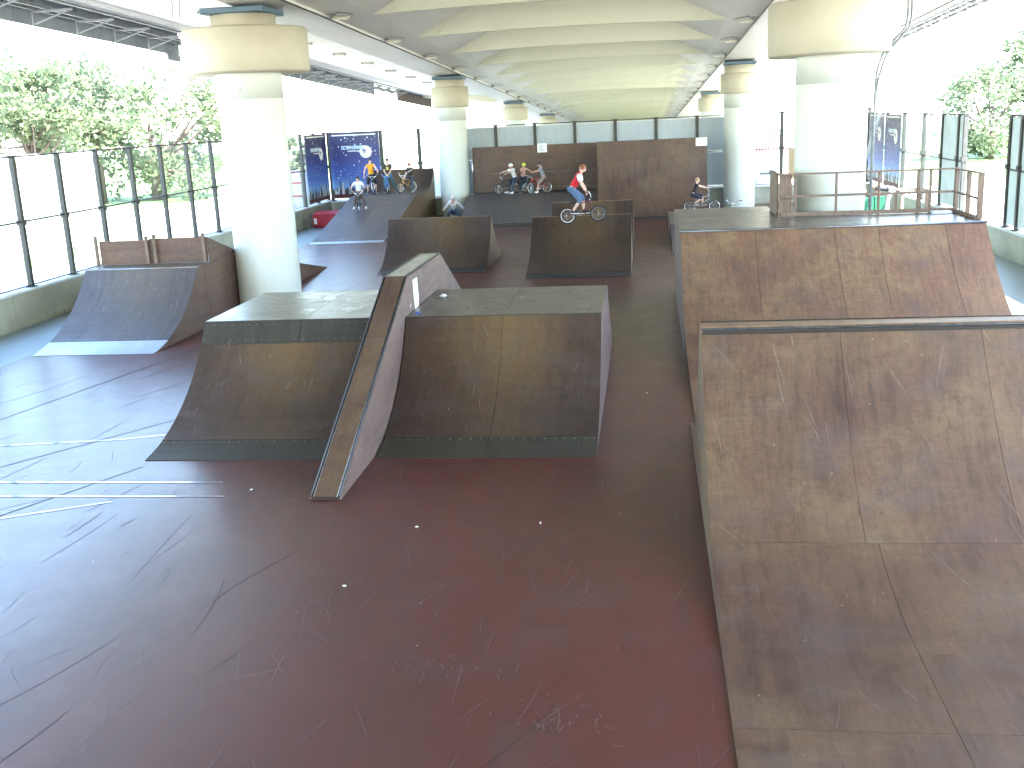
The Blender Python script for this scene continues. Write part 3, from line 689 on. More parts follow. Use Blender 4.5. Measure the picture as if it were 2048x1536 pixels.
# banners with a night city, moon and stars
def banner(nm, label, p, q, z0, z1, logo=True, seed=1):
    """p, q: two floor points, left and right as seen from inside"""
    p = Vector((*p, 0)); q = Vector((*q, 0)); W = (q - p).length; d = (q - p).normalized(); nv = Vector((d.y, -d.x, 0))   # towards the viewer
    Ht = z1 - z0
    e = empty(nm, p + Vector((0, 0, z0)), label, 'banner', 'blue night sky banners')
    def quad(mb, u0, v0, u1, v1, off): mb.add([p + d * u0 * W + Vector((0, 0, z0 + v0 * Ht)) + nv * off, p + d * u1 * W + Vector((0, 0, z0 + v0 * Ht)) + nv * off, p + d * u1 * W + Vector((0, 0, z0 + v1 * Ht)) + nv * off, p + d * u0 * W + Vector((0, 0, z0 + v1 * Ht)) + nv * off], [(0, 1, 2, 3)])
    def poly(mb, pts, off): mb.add([p + d * u * W + Vector((0, 0, z0 + v * Ht)) + nv * off for u, v in pts], [tuple(range(len(pts)))])
    m, t, b = base('banner_print'); b.inputs['Roughness'].default_value = .45
    tc = _n(t, 'ShaderNodeTexCoord'); sx = _n(t, 'ShaderNodeSeparateXYZ'); t.links.new(tc.outputs['Object'], sx.inputs[0])
    mr = _n(t, 'ShaderNodeMapRange'); mr.inputs['From Max'].default_value = Ht; t.links.new(sx.outputs['Z'], mr.inputs['Value'])
    cc = _ramp(t, mr.outputs[0], [(0, (.012, .010, .012)), (.10, (.02, .018, .022)), (.17, (.16, .32, .62)), (.34, (.045, .11, .42)), (.62, (.022, .03, .16)), (1, (.018, .02, .055))])
    t.links.new(cc, b.inputs['Base Color'])
    mb = MB(); mb.bar(p + Vector((0, 0, (z0 + z1) / 2)), q + Vector((0, 0, (z0 + z1) / 2)), .012, Ht); mb.build('banner_sheet', m, e)
    r = random.Random(seed); mb = MB()
    for i in range(70):
        u, v = r.uniform(.03, .97), r.uniform(.3, .95); s = r.choice((.006, .008, .013))
        quad(mb, u - s / W * 2, v - s / Ht * 2, u + s / W * 2, v + s / Ht * 2, .0095)
    stuff(mb.build('stars', m_paper, e))
    mb = MB(); mb2 = MB(); u = .0
    while u < .98:                                   # skyline, towers in front of paler ones
        wd = r.uniform(.015, .05); h = r.uniform(.12, .27) if r.random() < .4 else r.uniform(.08, .17)
        (quad)(mb if r.random() < .62 else mb2, u, .06, min(u + wd, 1), h, .0085 if r.random() < .5 else .0087); u += wd * r.uniform(.7, 1.3)
    stuff(mb.build('skyline_print', m_black, e)); stuff(mb2.build('tower_print', mat('pale_print', (.55, .62, .7), None, 9, rough=.5), e))
    mb = MB(); quad(mb, .0, .0, 1, .055, .0085); stuff(mb.build('lower_stripe', mat('dark_red_print', (.12, .015, .02), (.04, .01, .012), 3, rough=.5), e))
    mb = MB(); quad(mb, .06, .955, .94, .972, .0085); mb.build('upper_stripe', m_paper, e)
    if logo:
        mb = MB(); c = (.72, .70); k = 28; rr_ = .30 / 2.5 * 2.5 / W
        poly(mb, [(c[0] + rr_ * math.cos(2 * math.pi * i / k), c[1] + rr_ * W / Ht * math.sin(2 * math.pi * i / k)) for i in range(k)], .0090); mb.build('moon_print', m_paper, e)
        mb = MB()
        poly(mb, [(c[0] - .08, c[1] + .05), (c[0] - .01, c[1] + .045), (c[0] + .03, c[1] + .02), (c[0] - .02, c[1] + .0), (c[0] - .0, c[1] - .035), (c[0] - .045, c[1] - .01)], .0093); mb.build('dark_figure_print', mat('figure_print', (.2, .22, .3), None, 9), e)
        mb = MB(); uu = .24
        m_l = mat('letter_print', (.6, .8, .9), None, 9)
        for i in range(10):                          # a line of outlined capitals and a smaller line below
            wd = .046
            for (a0, b0_, a1, b1_) in r.choice((((0, 0, .3, 1), (.3, .8, 1, 1), (.3, 0, 1, .2)), ((0, 0, .3, 1), (.7, 0, 1, 1), (.3, .4, .7, .6)), ((0, 0, .3, 1), (.7, 0, 1, 1), (.3, .8, .7, 1), (.3, 0, .7, .2)), ((0, 0, .3, 1), (.7, 0, 1, 1), (.3, .5, .7, .9)))):
                quad(mb, uu + a0 * wd * .86, .745 + b0_ * .055, uu + a1 * wd * .86, .745 + b1_ * .055, .0096)
            uu += wd
        mb.build('lettering', m_l, e)
        mb = MB(); uu = .36
        for i in range(11): quad(mb, uu, .71, uu + .018, .727, .0096); uu += .023
        mb.build('small_lettering', m_paper, e)
    return e
banner('night_sky_banner', 'narrow dark blue city banner on the left fence beside the corner', (-15.53, 48.45), (-15.53, 51.75), 1.0, 4.12, True, 1)
banner('night_sky_banner', 'wide blue banner with a moon over a skyline, in the far left corner', (-15.42, 51.99), (-12.92, 51.99), .98, 4.12, True, 2)
banner('night_sky_banner', 'blue moon banner on the right fence in the far corner, crossed by a pale diagonal band', (10.13, 51.8), (10.13, 48.6), .98, 3.95, True, 3)
banner('night_sky_banner', 'blue banner on the right fence nearer than the one crossed by a pale band', (10.13, 48.4), (10.13, 45.5), .98, 3.9, True, 4)
MB().bar((9.95, 48.7, 3.95), (9.6, 50.3, 1.5), .14, .05).build('diagonal_band', m_cap); tag(bpy.data.objects['diagonal_band'], 'pale diagonal band across the far right moon banner', 'beam')  # pale diagonal band before the banner, built as one slanted bar

# ---------------------------------------------------------------- columns
def column(label, x, y, r_, cap0, cap1, rc, neck=True):
    e = empty('bridge_column', (x, y, 0), label, 'column', 'round white bridge columns')
    MB().lathe([(r_, 0), (r_, cap0 - .62)], (x, y, 0), 64).build('shaft', m_white, e)
    MB().lathe([(r_ - .006, cap0 - .62), (r_ - .006, cap0 - .60), (r_ + .004, cap0 - .598), (r_ + .004, cap0 + .02)], (x, y, 0), 64).build('upper_ring', m_white, e)
    MB().lathe([(r_ - .3, cap0), (rc - .04, cap0), (rc, cap0 + .05), (rc, cap1 - .05), (rc - .05, cap1), (.01, cap1)], (x, y, 0), 64).build('capital', m_yellow, e)
    zt = 6.5 - .0386 * (y - 51)
    MB().lathe([(r_ * .98, cap1 + .002), (r_ * .98, zt - .20), (.01, zt - .20)], (x, y, 0), 48).build('neck', m_yellow, e)
    s = r_ * .98; MB().box((x - s, y - s, zt - .19), (x + s, y + s, zt - .05)).build('bearing', m_blue, e, bevel=.02)
    return e
c1 = column('nearest white column on the left, behind the grey quarter pipe', -9.76, 26.5, .80, 5.87, 6.92, 1.52)
c2 = column('nearest white column on the right, behind the timber railing', 4.22, 26.0, .80, 5.57, 6.75, 1.44)
column('second white column on the left, behind the squatting person', -9.07, 51.0 - .15, .71, 5.07, 5.98, .86)
column('second white column on the right, behind the boy in black', 4.21, 51.0 - .15, .71, 5.07, 5.96, .86)
column('third column on the left, only its capital showing over the back fence', -9.05, 76, .71, 4.22, 5.1, .9)
column('third column on the right, only its capital showing over the back fence', 4.42, 76, .71, 4.22, 5.1, .9)
column('fourth column on the left, a small capital over the back fence', -9.0, 101, .71, 3.2, 4.1, .9)
MB().lathe([(.09, 0), (.09, .02), (.075, .03), (.0, .03)], (0, 0, 0), 20).build('inspection_disc', m_white)
d_ = bpy.data.objects['inspection_disc']; d_.location = (-9.80, 25.70, 5.50); d_.rotation_euler = (R(90), 0, 0); tag(d_, 'small round disc fixed near the top of the nearest left column', 'disc')
# downpipes at the right column
def hose(label, off):
    pts = [(5.68 + off, 25.55, 8.2), (5.69 + off, 25.3, 7.0), (5.66 + off, 25.15, 6.15), (5.45 + off, 25.1, 5.85), (5.2 + off, 25.1, 5.55), (5.07 + off, 25.1, 5.2), (5.02 + off * .3, 25.12, 4.7), (5.0, 25.12 + off, 3.4), (4.98, 25.14 + off, .02)]
    sm = []
    for i in range(len(pts) - 1):
        p0 = Vector(pts[max(i - 1, 0)]); p1 = Vector(pts[i]); p2 = Vector(pts[i + 1]); p3 = Vector(pts[min(i + 2, len(pts) - 1)])
        for k in range(5):
            t = k / 5; sm.append(.5 * ((2 * p1) + (p2 - p0) * t + (2 * p0 - 5 * p1 + 4 * p2 - p3) * t * t + (3 * p1 - p0 - 3 * p2 + p3) * t ** 3))
    sm.append(Vector(pts[-1])); tag(MB().tube(sm, .026).build('cable', m_galv), label, 'cable', 'cables running down the nearest right column')
hose('grey cable running down the right side of the nearest right column, outer of two', .05)
hose('grey cable running down the right side of the nearest right column, inner of two', -.03)

# ---------------------------------------------------------------- overpass
zb = lambda y: 6.5 - .0386 * (y - 51)
sh = lambda v: (v[0], v[1], v[2] + zb(v[1]))
Y0, Y1 = -70, 230
ov = empty('overpass', (-2.5, 40, 6.9), 'wide pale painted road overpass roofing the whole skate park', 'bridge')
def sect(nm, pts, m, y0=Y0, y1=Y1, par=None):
    n = len(pts); P = [(x, y0, z) for x, z in pts] + [(x, y1, z) for x, z in pts]
    return MB().add(P, [tuple(range(n))[::-1], tuple(range(n, 2 * n))] + [(i, (i + 1) % n, n + (i + 1) % n, n + i) for i in range(n)]).build(nm, m, par or ov, fn=sh)
def mir(pts): return [(-5.0 - x, z) for x, z in pts][::-1]
gl = [(-8.5, 0), (-8.5, .10), (-7.7, .30), (-5.6, 1.25), (-5.6, 1.6), (-10.6, 1.6), (-10.6, .42), (-10.0, .36), (-9.9, 0)]
sect('girder', gl, m_soffit); sect('girder', mir(gl), m_soffit)
sect('deck_slab', [(-5.597, 1.28), (.597, 1.28), (.597, 1.7), (-5.597, 1.7)], m_soffit_y)
cl = [(-10.603, .46), (-15.55, .66), (-15.55, 1.6), (-10.603, 1.6)]
sect('cantilever', cl, m_soffit); sect('cantilever', mir(cl), m_soffit)
sect('road_surface', [(-15.9, 1.72), (10.9, 1.72), (10.9, 1.9), (-15.9, 1.9)], m_fascia)
# cross beams between the girders
yy = 31.5 - 6.22 * 6
while yy < 150:
    n = 14; P = []; th = .22
    for i in range(n + 1):
        t = i / n; x = -7.74 + t * (2.74 + 7.74); z = .30 + .10 * math.sin(math.pi * t) ** .8
        xt = min(max(x, -5.64 + 0), .64); zt = 1.3 if -5.6 < x < .6 else .3 + (1.25 - .3) * ((x + 7.7) / 2.1 if x < -5.5 else (2.7 - x) / 2.1) + .05
        P.append((x, z, zt))
    vs = []; fs = []
    for dy in (-th / 2, th / 2):
        for x, z, zt in P: vs.append((x, yy + dy, z)); 
        for x, z, zt in P: vs.append((x, yy + dy * 3.2, zt))
    m_ = n + 1
    for i in range(n):
        fs += [(i, i + 1, m_ + i + 1, m_ + i), (2 * m_ + i, 3 * m_ + i, 3 * m_ + i + 1, 2 * m_ + i + 1), (i, 2 * m_ + i, 2 * m_ + i + 1, i + 1), (m_ + i, m_ + i + 1, 3 * m_ + i + 1, 3 * m_ + i)]
    fs += [(0, m_, 3 * m_, 2 * m_), (n, 2 * m_ + n, 3 * m_ + n, m_ + n)]
    MB().add(vs, fs).build('cross_beam', m_soffit_y, ov, fn=sh); yy += 6.22
# crossheads under the cantilevers, near the first columns
for s_ in (1, -1):
    p = [(-10.0, .2), (-10.603, -.02), (-12.4, .18), (-15.5, .52), (-15.5, .9), (-10.0, .9)]
    if s_ < 0: p = mir(p)
    for ya in (22.4, 76):
        MB().add([(x, ya, z) for x, z in p] + [(x, ya + .6, z) for x, z in p], [tuple(range(6))[::-1], tuple(range(6, 12))] + [(i, (i + 1) % 6, 6 + (i + 1) % 6, 6 + i) for i in range(6)]).build('crosshead', m_soffit_y, ov, fn=sh)
# fascia panels
def fascia(x, y0, y1, z0, z1, m): MB().box((x - .04, y0, z0), (x + .04, y1, z1)).build('fascia_panel', m, ov, fn=sh)
y = 0.0
while y < 36: fascia(-15.72, y + .01, min(y + 4.4, 36.2) - .01, -.02, 1.7, m_fascia); y += 4.4
fascia(-15.7, 35.2, 36.2, -.22, -.03, m_fascia)
y = 43.0
while y < 63: fascia(-15.72, y + .01, y + 3.98, .06, 1.7, m_fascia); y += 4
fascia(-15.72, 69, 80, .02, 1.5, m_brown)
for a in (36.4, 63.3, 80.2): fascia(-15.72, a, a + (6.4 if a < 40 else 5.6 if a < 70 else 60), .62, 1.7, m_cap)
y = -10
while y < 140: fascia(10.72, y + .01, y + 5.98, .62, 1.7, m_cap); y += 6
fascia(-15.72, -40, -.01, -.02, 1.7, m_fascia)
# cable ladder and brackets
def ladder(label, x, s_, ya, yb_, z):
    e = empty('cable_ladder', (x, ya, zb(ya) + z), label, 'cable tray')
    for dx in (0, .35 * s_): MB().bar((x + dx, ya, z), (x + dx, yb_, z), .05, .09).build('side_rail', m_galv, e, fn=sh)
    MB().bar((x + .75 * s_, ya, z + .12), (x + .75 * s_, yb_, z + .12), .06, .06).build('cable', m_galv, e, fn=sh)
    y = ya + .4
    while y < yb_ - .2:
        mb = MB(); mb.bar((x - .1 * s_, y, z - .06), (x + 1.0 * s_, y, z - .06), .06, .05); mb.bar((x - .08 * s_, y, z - .42), (x - .08 * s_, y, z + .5), .05, .05)
        mb.bar((x - .08 * s_, y, z - .38), (x + .9 * s_, y, z - .08), .035, .035); mb.build('bracket', m_galv, e, fn=sh); y += 2.15
ladder('cable ladder on brackets under the left edge of the overpass', -15.25, 1, 22, 66, .30)
ladder('cable ladder on brackets under the right edge of the overpass', 10.2, -1, 20, 70, .20)
# thin cable and the light fittings along the two girders
def fitting(label, x, y, z, s_, grp):
    e = empty('light_fitting', (x, y, z), label, 'light', grp)
    MB().box((x - .22, y - .09, z - .07), (x + .22, y + .09, z - .01)).build('housing', m_yellow, e, bevel=.01)
    MB().box((x - .18, y - .06, z - .085), (x + .18, y + .06, z - .071)).build('lens', m_paper, e)
    MB().box((x - .05 + s_ * .26, y - .05, z - .05), (x + .05 + s_ * .26, y + .05, z + .07)).build('junction_box', m_galv, e)
    MB().tube([(x + s_ * .22, y, z), (x + s_ * .1, y, z + .1), (x - s_ * .2, y, z + .07), (x - s_ * .36, y, z + .02)], .012, 6).build('conduit', m_galv, e)
nth = ['nearest', 'second', 'third', 'fourth', 'fifth', 'sixth', 'seventh', 'eighth', 'ninth', 'tenth', 'eleventh', 'twelfth', 'thirteenth', 'fourteenth']
for s_, x, side in ((-1, -8.42, 'left'), (1, 3.42, 'right')):
    MB().tube([(x - s_ * .02, 5 + k * 4, -.03 - (.012 if k % 2 else 0)) for k in range(34)], .022, 6).build('cable_run', m_cable, None, fn=sh)
    ob = bpy.data.objects['cable_run' if s_ < 0 else 'cable_run.001']; tag(ob, 'thin black cable along the bottom edge of the %s girder' % side, 'cable')
    for k in range(14):
        y = 29.5 + 6.2 * k
        fitting('%s light fitting in view along the %s girder edge' % (nth[k], side), x - s_ * .30, y, zb(y) + (.055 if True else 0), s_, 'light fittings along the girder edges')
for k in range(11):
    y = 30.4 + 4.45 * k + .0
    fitting('%s of the light fittings on the white soffit beyond the left girder' % nth[k], -12.2, y, zb(y) + .52, -1, 'light fittings under the left cantilever')
for k in range(8):
    y = 34.4 + 4.45 * k
    fitting('%s of the light fittings on the white soffit beyond the right girder' % nth[k], 7.2, y, zb(y) + .52, 1, 'light fittings under the right cantilever')
cw = MB()
for x in (-10.9, -10.72): cw.tube([(x, 25.0, 7.75), (x + .03, 25.0, 7.45), (x - .02, 25.02, 7.15)], .008, 5)
tag(cw.build('loose_wires', m_cable), 'two loose wires hanging beside the nearest left capital', 'wire')

# ---------------------------------------------------------------- trees
leafcache = {}
def crown_mesh(key, m, rx, rz, n=9000, seed=1, ls=.16, clumps=46):
    r = random.Random(seed); vs = []; fs = []; C = []
    for i in range(clumps):
        while True:
            p = Vector((r.uniform(-1, 1), r.uniform(-1, 1), r.uniform(-1, 1)))
            if .25 < p.length < 1: break
        C.append((Vector((p.x * rx, p.y * rx, p.z * rz)), r.uniform(.16, .34) * rx))
    for i in range(n):
        c, cr = r.choice(C); d = Vector((r.gauss(0, 1), r.gauss(0, 1), r.gauss(0, .8))).normalized() * cr * r.uniform(.55, 1.05)
        p = c + d; s = ls * r.uniform(.6, 1.4); a = Vector((r.gauss(0, 1), r.gauss(0, 1), r.gauss(0, .6))).normalized(); b = a.orthogonal().normalized(); b = Matrix.Rotation(r.uniform(0, 6.28), 3, a) @ b
        k = len(vs); vs += [p - a * s, p + b * s * .55, p + a * s, p - b * s * .55]; fs.append((k, k + 1, k + 2, k + 3))
    me = bpy.data.meshes.new('crown'); me.from_pydata([tuple(v) for v in vs], [], fs); me.materials.append(m); return me, C
def tree(label, x, y, zc, rx, rz, m, seed, n=9000, ls=.18, group='trees beyond the fences'):
    e = empty('broadleaf_tree', (x, y, -.05), label, 'tree', group)
    me, C = crown_mesh('c', m, rx, rz, n, seed, ls); o = bpy.data.objects.new('crown', me); col.objects.link(o); o.parent = e; o.location = (0, 0, zc + .05)
    mb = MB(); mb.tube([(0, 0, 0), (.08, .05, zc * .5), (0, .1, zc + rz * .2)], [rx * .085, rx * .06, rx * .03], 10)
    for c, cr in C[:14]: 
        b0 = Vector((.04, .05, zc * (.45 + .3 * random.random()))); mb.tube([b0, b0.lerp(c + Vector((0, 0, zc)), .5) + Vector((0, 0, -.2)), c + Vector((0, 0, zc))], [rx * .03, rx * .018, .02], 6, False)
    mb.build('trunk', m_bark, e, world=False)
    return e
tree('large spreading tree left of the nearest column, behind the fence panes', -34, 72, 4.2, 5.6, 5.0, m_leaf, 3, 6500, .2)
tree('tall tree at the far left edge, above the nearest fence panes', -31, 52, 6.0, 3.0, 3.0, m_leaf, 5, 5500, .16)
tree('pale tree at the left picture edge seen through the first pane', -27.5, 41, 2.6, 1.9, 2.2, m_leaf2, 7, 8000, .13)
tree('tree with a rounded top between the two larger left trees', -37, 70, 6.8, 3.4, 3.0, m_leaf2, 8, 4500, .18)
tree('bushy tree at the right edge between two fence sections', 24.5, 82, 3.0, 3.6, 3.6, m_leaf2, 11, 4500, .18)
tree('taller loose tree at the right picture edge', 28.5, 86, 6.2, 3.0, 2.8, m_leaf, 12, 4500, .18)
tree('small tree just left of the far left banner', -20.5, 62, 2.4, 1.6, 1.6, m_leaf2, 14, 5000, .13)
wd = MB(); r_ = random.Random(2)
for i in range(160):
    p = Vector((-15.36 + r_.gauss(0, .07), 26.2 + r_.gauss(0, .45), 0)); a = r_.uniform(0, 6.28); h = r_.uniform(.04, .16)
    wd.add([p, p + Vector((math.cos(a) * .03, math.sin(a) * .03, h * .7)), p + Vector((math.cos(a) * .05, math.sin(a) * .05, h))], [(0, 1, 2)])
stuff(wd.build('weeds', m_leaf2))

# ---------------------------------------------------------------- things beyond the fences
def kiosk():
    e = empty('kiosk', (-18.3, 53, 0), 'pale kiosk with red trim seen through the pane beside the left banner', 'kiosk')
    MB().box((-19.6, 52.5, -.06), (-17.2, 54.5, 2.3)).build('wall', m_cap, e)
    for z in (1.1, 1.75, 2.3): MB().box((-19.64, 52.44, z), (-17.16, 52.49, z + .07)).build('trim', m_red, e)
    MB().box((-18.9, 52.46, 1.22), (-17.9, 52.49, 1.68)).build('window', m_galv, e)
    MB().box((-18.2, 51.3, -.06), (-17.5, 51.9, .9)).build('counter', m_red, e)
kiosk()
def container():
    e = empty('shipping_container', (8, 76, 1.6), 'red and white corrugated container roof edge beyond the back fence', 'container')
    mb = MB(); x = 6.2
    while x < 10.5: mb.box((x, 76, 1.2), (x + .1, 76.1, 2.55)); x += .2
    mb.build('corrugation', mat('pink_red_paint', (.45, .12, .2), None, 3), e); MB().box((6.2, 76.05, -.06), (10.6, 80, 2.5)).build('body', m_cap, e)
container()
def van():
    e = empty('parked_van', (6.5, 58, 0), 'pale blue van parked beyond the back fence, right of the second column', 'van')
    mb = MB(); mb.prism_x(5.6, 6.75, [(58, .05), (58, .8), (58.15, .95), (58.6, 1.45), (61.8, 1.5), (61.9, .1)]); mb.build('body', mat('van_paint', (.42, .52, .68), (.36, .46, .62), 3, rough=.3), e, bevel=.04)
    MB().add([(5.85, 58.13, .955), (6.65, 58.13, .955), (6.6, 58.22, 1.06), (5.9, 58.22, 1.06)], [(0, 1, 2, 3)]).build('windscreen', m_eye, e)
    MB().box((5.6, 57.93, .12), (6.7, 58.0, .22)).build('bumper', m_galv, e)
    for x in (5.7, 6.6):
        for y in (58.8, 61.2): MB().tube([(x - .1, y, .3), (x + .1, y, .3)], .3, 16).build('wheel', m_rubber, e)
    for x in (5.75, 6.6): MB().ball((x, 57.99, .75), .1).build('headlight', m_paper, e)
van()
MB().box((6.95, 55.0, .9), (7.35, 55.2, 2.35)).build('orange_post', mat('orange_paint', (.30, .20, .11), None, 3)); tag(bpy.data.objects['orange_post'], 'pale orange board beyond the back fence right of the fence post', 'board')
e = empty('pavilion', (-23, 41, 0), 'white flat roofed pavilion beyond the nearest panes of the left fence', 'building')
MB().box((-30, 36.4, -.06), (-24.4, 46.0, 3.7)).build('wall', m_white, e); MB().box((-30.2, 36.2, 3.71), (-24.2, 46.2, 3.86)).build('roof', m_cap, e)
for k in range(3): MB().box((-24.395, 38 + k * 2.6, 1.2), (-24.36, 39.3 + k * 2.6, 2.6)).build('window', m_milky, e)
# green bins, red box
for i, (x, lb_) in enumerate(((8.66, 'left one of the two green metal bins behind the railing'), (9.08, 'right one of the two green metal bins behind the railing'))):
    e = empty('green_bin', (x, 44.0, 0), lb_, 'bin', 'green metal bins behind the railing')
    MB().box((x - .2, 43.8, 0), (x + .19, 44.2, .74 + i * .03)).build('body', m_green, e, bevel=.01); MB().box((x - .2, 43.79, .745 + i * .03), (x + .19, 44.21, .775 + i * .03)).build('lid', m_green, e)
e = empty('red_chest', (-14.6, 47.6, 0), 'bright red metal chest on the floor beside the left wall', 'chest')
MB().box((-15.1, 47.3, .02), (-13.95, 48.1, .60)).build('body', m_red, e, bevel=.02)
MB().add([(-15.12, 47.27, .605), (-13.93, 47.27, .605), (-13.93, 48.12, .70), (-15.12, 48.12, .70), (-15.12, 47.27, .625), (-13.93, 47.27, .625), (-13.93, 48.12, .72), (-15.12, 48.12, .72)], [(0, 3, 2, 1), (4, 5, 6, 7), (0, 1, 5, 4), (1, 2, 6, 5), (2, 3, 7, 6), (3, 0, 4, 7)]).build('lid', m_red, e)
MB().box((-15.04, 47.285, .18), (-14.9, 47.298, .45)).build('sticker', m_paper, e)
e = empty('side_stand', (-15.3, 46.7, 0), 'small grey metal stand leaning on the wall left of the red chest', 'stand')
for x in (-15.38, -15.12): MB().bar((x, 46.6, 0), (x, 46.85, .5), .03).build('leg', m_galv, e)
MB().bar((-15.38, 46.8, .42), (-15.12, 46.8, .42), .03).build('crossbar', m_galv, e)
# far timber frame behind railing, right
e = empty('timber_trestle', (9.3, 38.4, 0), 'timber trestle standing by the right wall behind the railing', 'trestle')
for x in (8.6, 9.4): MB().box((x - .05, 37.95, 0), (x + .05, 38.05, 1.45)).build('leg', m_timber, e); MB().box((x - .04, 38.9, 0), (x + .04, 39.0, 1.4)).build('leg', m_timber, e)
MB().box((8.5, 37.9, 1.45), (9.5, 39.05, 1.5)).build('top_board', m_timber, e)
# litter
def crumple(nm, label, x, y, z, s, m, seed):
    r = random.Random(seed); mb = MB(); mb.ball((x, y, z + s * .4), (s, s * .6, s * .4), 8, 5)
    mb.v = [(a + r.gauss(0, s * .15), b + r.gauss(0, s * .15), max(z + .001, c + r.gauss(0, s * .12))) for a, b, c in mb.v]
    tag(mb.build(nm, m), label, 'litter')
crumple('crumpled_paper', 'scrap of white paper on the deck of the jump box beside the ledge', -3.6, 18.3, 1.535, .07, m_paper, 1)
crumple('crumpled_wrapper', 'blue wrapper at the deck edge beside the grind ledge', -3.72, 16.72, 1.535, .05, mat('blue_wrapper', (.05, .08, .35), None, 5), 2)
for i, (x, y, l) in enumerate(((-5.2, 12.62, 'pale stub on the floor left of the foot of the ledge'), (-1.28, 11.48, 'white stub lying on the open red floor right of centre'), (-2.73, 11.36, 'white stub on the red floor below the ledge side'), (-3.15, 9.76, 'white bit on the scratched patch of floor near the viewer'), (-.03, 17.29, 'white bit on the floor between the jump box and the quarter pipe'))):
    mb = MB(); a = random.uniform(0, 3); mb.tube([(x, y, .008), (x + .035 * math.cos(a), y + .035 * math.sin(a), .008)], .008, 6); tag(mb.build('cigarette_stub', m_paper), l, 'litter', 'small litter on the floor')

# ---------------------------------------------------------------- bicycles
WB = .93; WR = .25
def bicycle(label, frame_m, loc, heading, lean=0, pitch=0, rim_f=m_chrome, rim_r=m_chrome, steer=0, bar_m=m_chrome, fork_m=None):
    """x forward, wheels touch z=0"""
    e = empty('bmx_bike', loc, label, 'bicycle', 'small wheeled stunt bikes')
    e.rotation_euler = (Matrix.Rotation(heading, 3, 'Z') @ Matrix.Rotation(-pitch, 3, 'Y') @ Matrix.Rotation(lean, 3, 'X')).to_euler()
    def B(mb, nm, m, p=e): return mb.build(nm, m, p, world=False)
    r = Vector((-.36, 0, WR)); f = Vector((.57, 0, WR)); bb = Vector((0, 0, .29)); st_ = Vector((-.12, 0, .56)); hb = Vector((.36, 0, .53)); ht = Vector((.33, 0, .64))
    fm = MB()
    for a, b_, t in ((bb, st_, .016), (st_, ht, .018), (bb, hb, .021), (hb, ht, .024)): fm.tube([a, b_], t, 8)
    for s in (-1, 1):
        fm.tube([bb + Vector((0, s * .03, 0)), r + Vector((0, s * .055, 0))], .011, 6); fm.tube([st_ + Vector((0, s * .01, -.03)), r + Vector((0, s * .055, 0))], .010, 6)
    B(fm, 'frame', frame_m)
    S = Matrix.Rotation(steer, 3, (ht - hb).normalized())
    def sp(p): return hb + S @ (Vector(p) - hb)
    fk = MB(); 
    for s in (-1, 1): fk.tube([sp(hb + Vector((.01, s * .03, -.02))), sp((.40, s * .06, .47)), sp((.57, s * .06, WR))], .015, 6)
    B(fk, 'fork', fork_m or frame_m)
    hbm = MB(); hbm.tube([sp(ht), sp(ht + Vector((.03, 0, .06)))], .018)
    for s in (-1, 1): hbm.tube([sp(ht + Vector((.04, s * .03, .05))), sp((.38, s * .16, .80)), sp((.34, s * .22, .90)), sp((.29, s * .36, .92))], .012, 6)
    hbm.tube([sp((.375, -.15, .79)), sp((.375, .15, .79))], .010, 6)
    h = B(hbm, 'handlebar', bar_m)
    for s in (-1, 1): B(MB().tube([sp((.325, s * .27, .912)), sp((.285, s * .375, .922))], .017, 8), 'grip', m_rubber, h)
    for c, rim, isf in ((r, rim_r, 0), (f, rim_f, 1)):
        wmb = MB(); wmb.torus((0, 0, 0), WR - .024, .024, n=32, k=8)
        def place(mb):
            mb.v = [tuple((sp(Vector(v) + c) if isf else (Vector(v) + c))) for v in mb.v]; return mb
        wo_ = B(place(wmb), 'tyre', m_rubber)
        rm = MB(); rm.torus((0, 0, 0), WR - .052, .013, n=32, k=6, squash=1.3); B(place(rm), 'rim', rim, wo_)
        spk = MB(); spk.tube([(0, -.04, 0), (0, .04, 0)], .02, 8)
        for k in range(18):
            a = 2 * math.pi * k / 18; spk.bar((0.02 * math.cos(a), (.03 if k % 2 else -.03), .02 * math.sin(a)), ((WR - .055) * math.cos(a), 0, (WR - .055) * math.sin(a)), .003)
        B(place(spk), 'spokes', m_chrome, wo_)['kind'] = 'stuff'
    sm_ = MB(); sm_.ball(st_ + Vector((-.03, 0, .07)), (.13, .06, .03), 12, 6); sm_.tube([st_, st_ + Vector((-.015, 0, .06))], .013); B(sm_, 'saddle', m_rubber)
    cr = MB(); cr.torus((0, 0, 0), .06, .006, n=20, k=4); cr.v = [(x, y + .045, z + .29) for x, y, z in cr.v]
    cr.tube([(0, -.06, .29), (0, .06, .29)], .014); cr.bar((0, .065, .29), (.16, .065, .27), .018); cr.bar((0, -.065, .29), (-.16, -.065, .31), .018); B(cr, 'crank', m_chrome)
    for x, y, z in ((.16, .12, .27), (-.16, -.12, .31)): B(MB().box((x - .045, y - .045, z - .01), (x + .045, y + .045, z + .01)), 'pedal', m_black)
    ch = MB()
    for dz in (.055, -.055): ch.bar((0, .047, .29 + dz), (-.36, .047, WR + dz * .45), .006)
    B(ch, 'chain', m_galv)
    return e
def bikept(e, p): return e.matrix_basis @ Vector(p) if False else (Matrix.Translation(e.location) @ e.rotation_euler.to_matrix().to_4x4()) @ Vector(p)

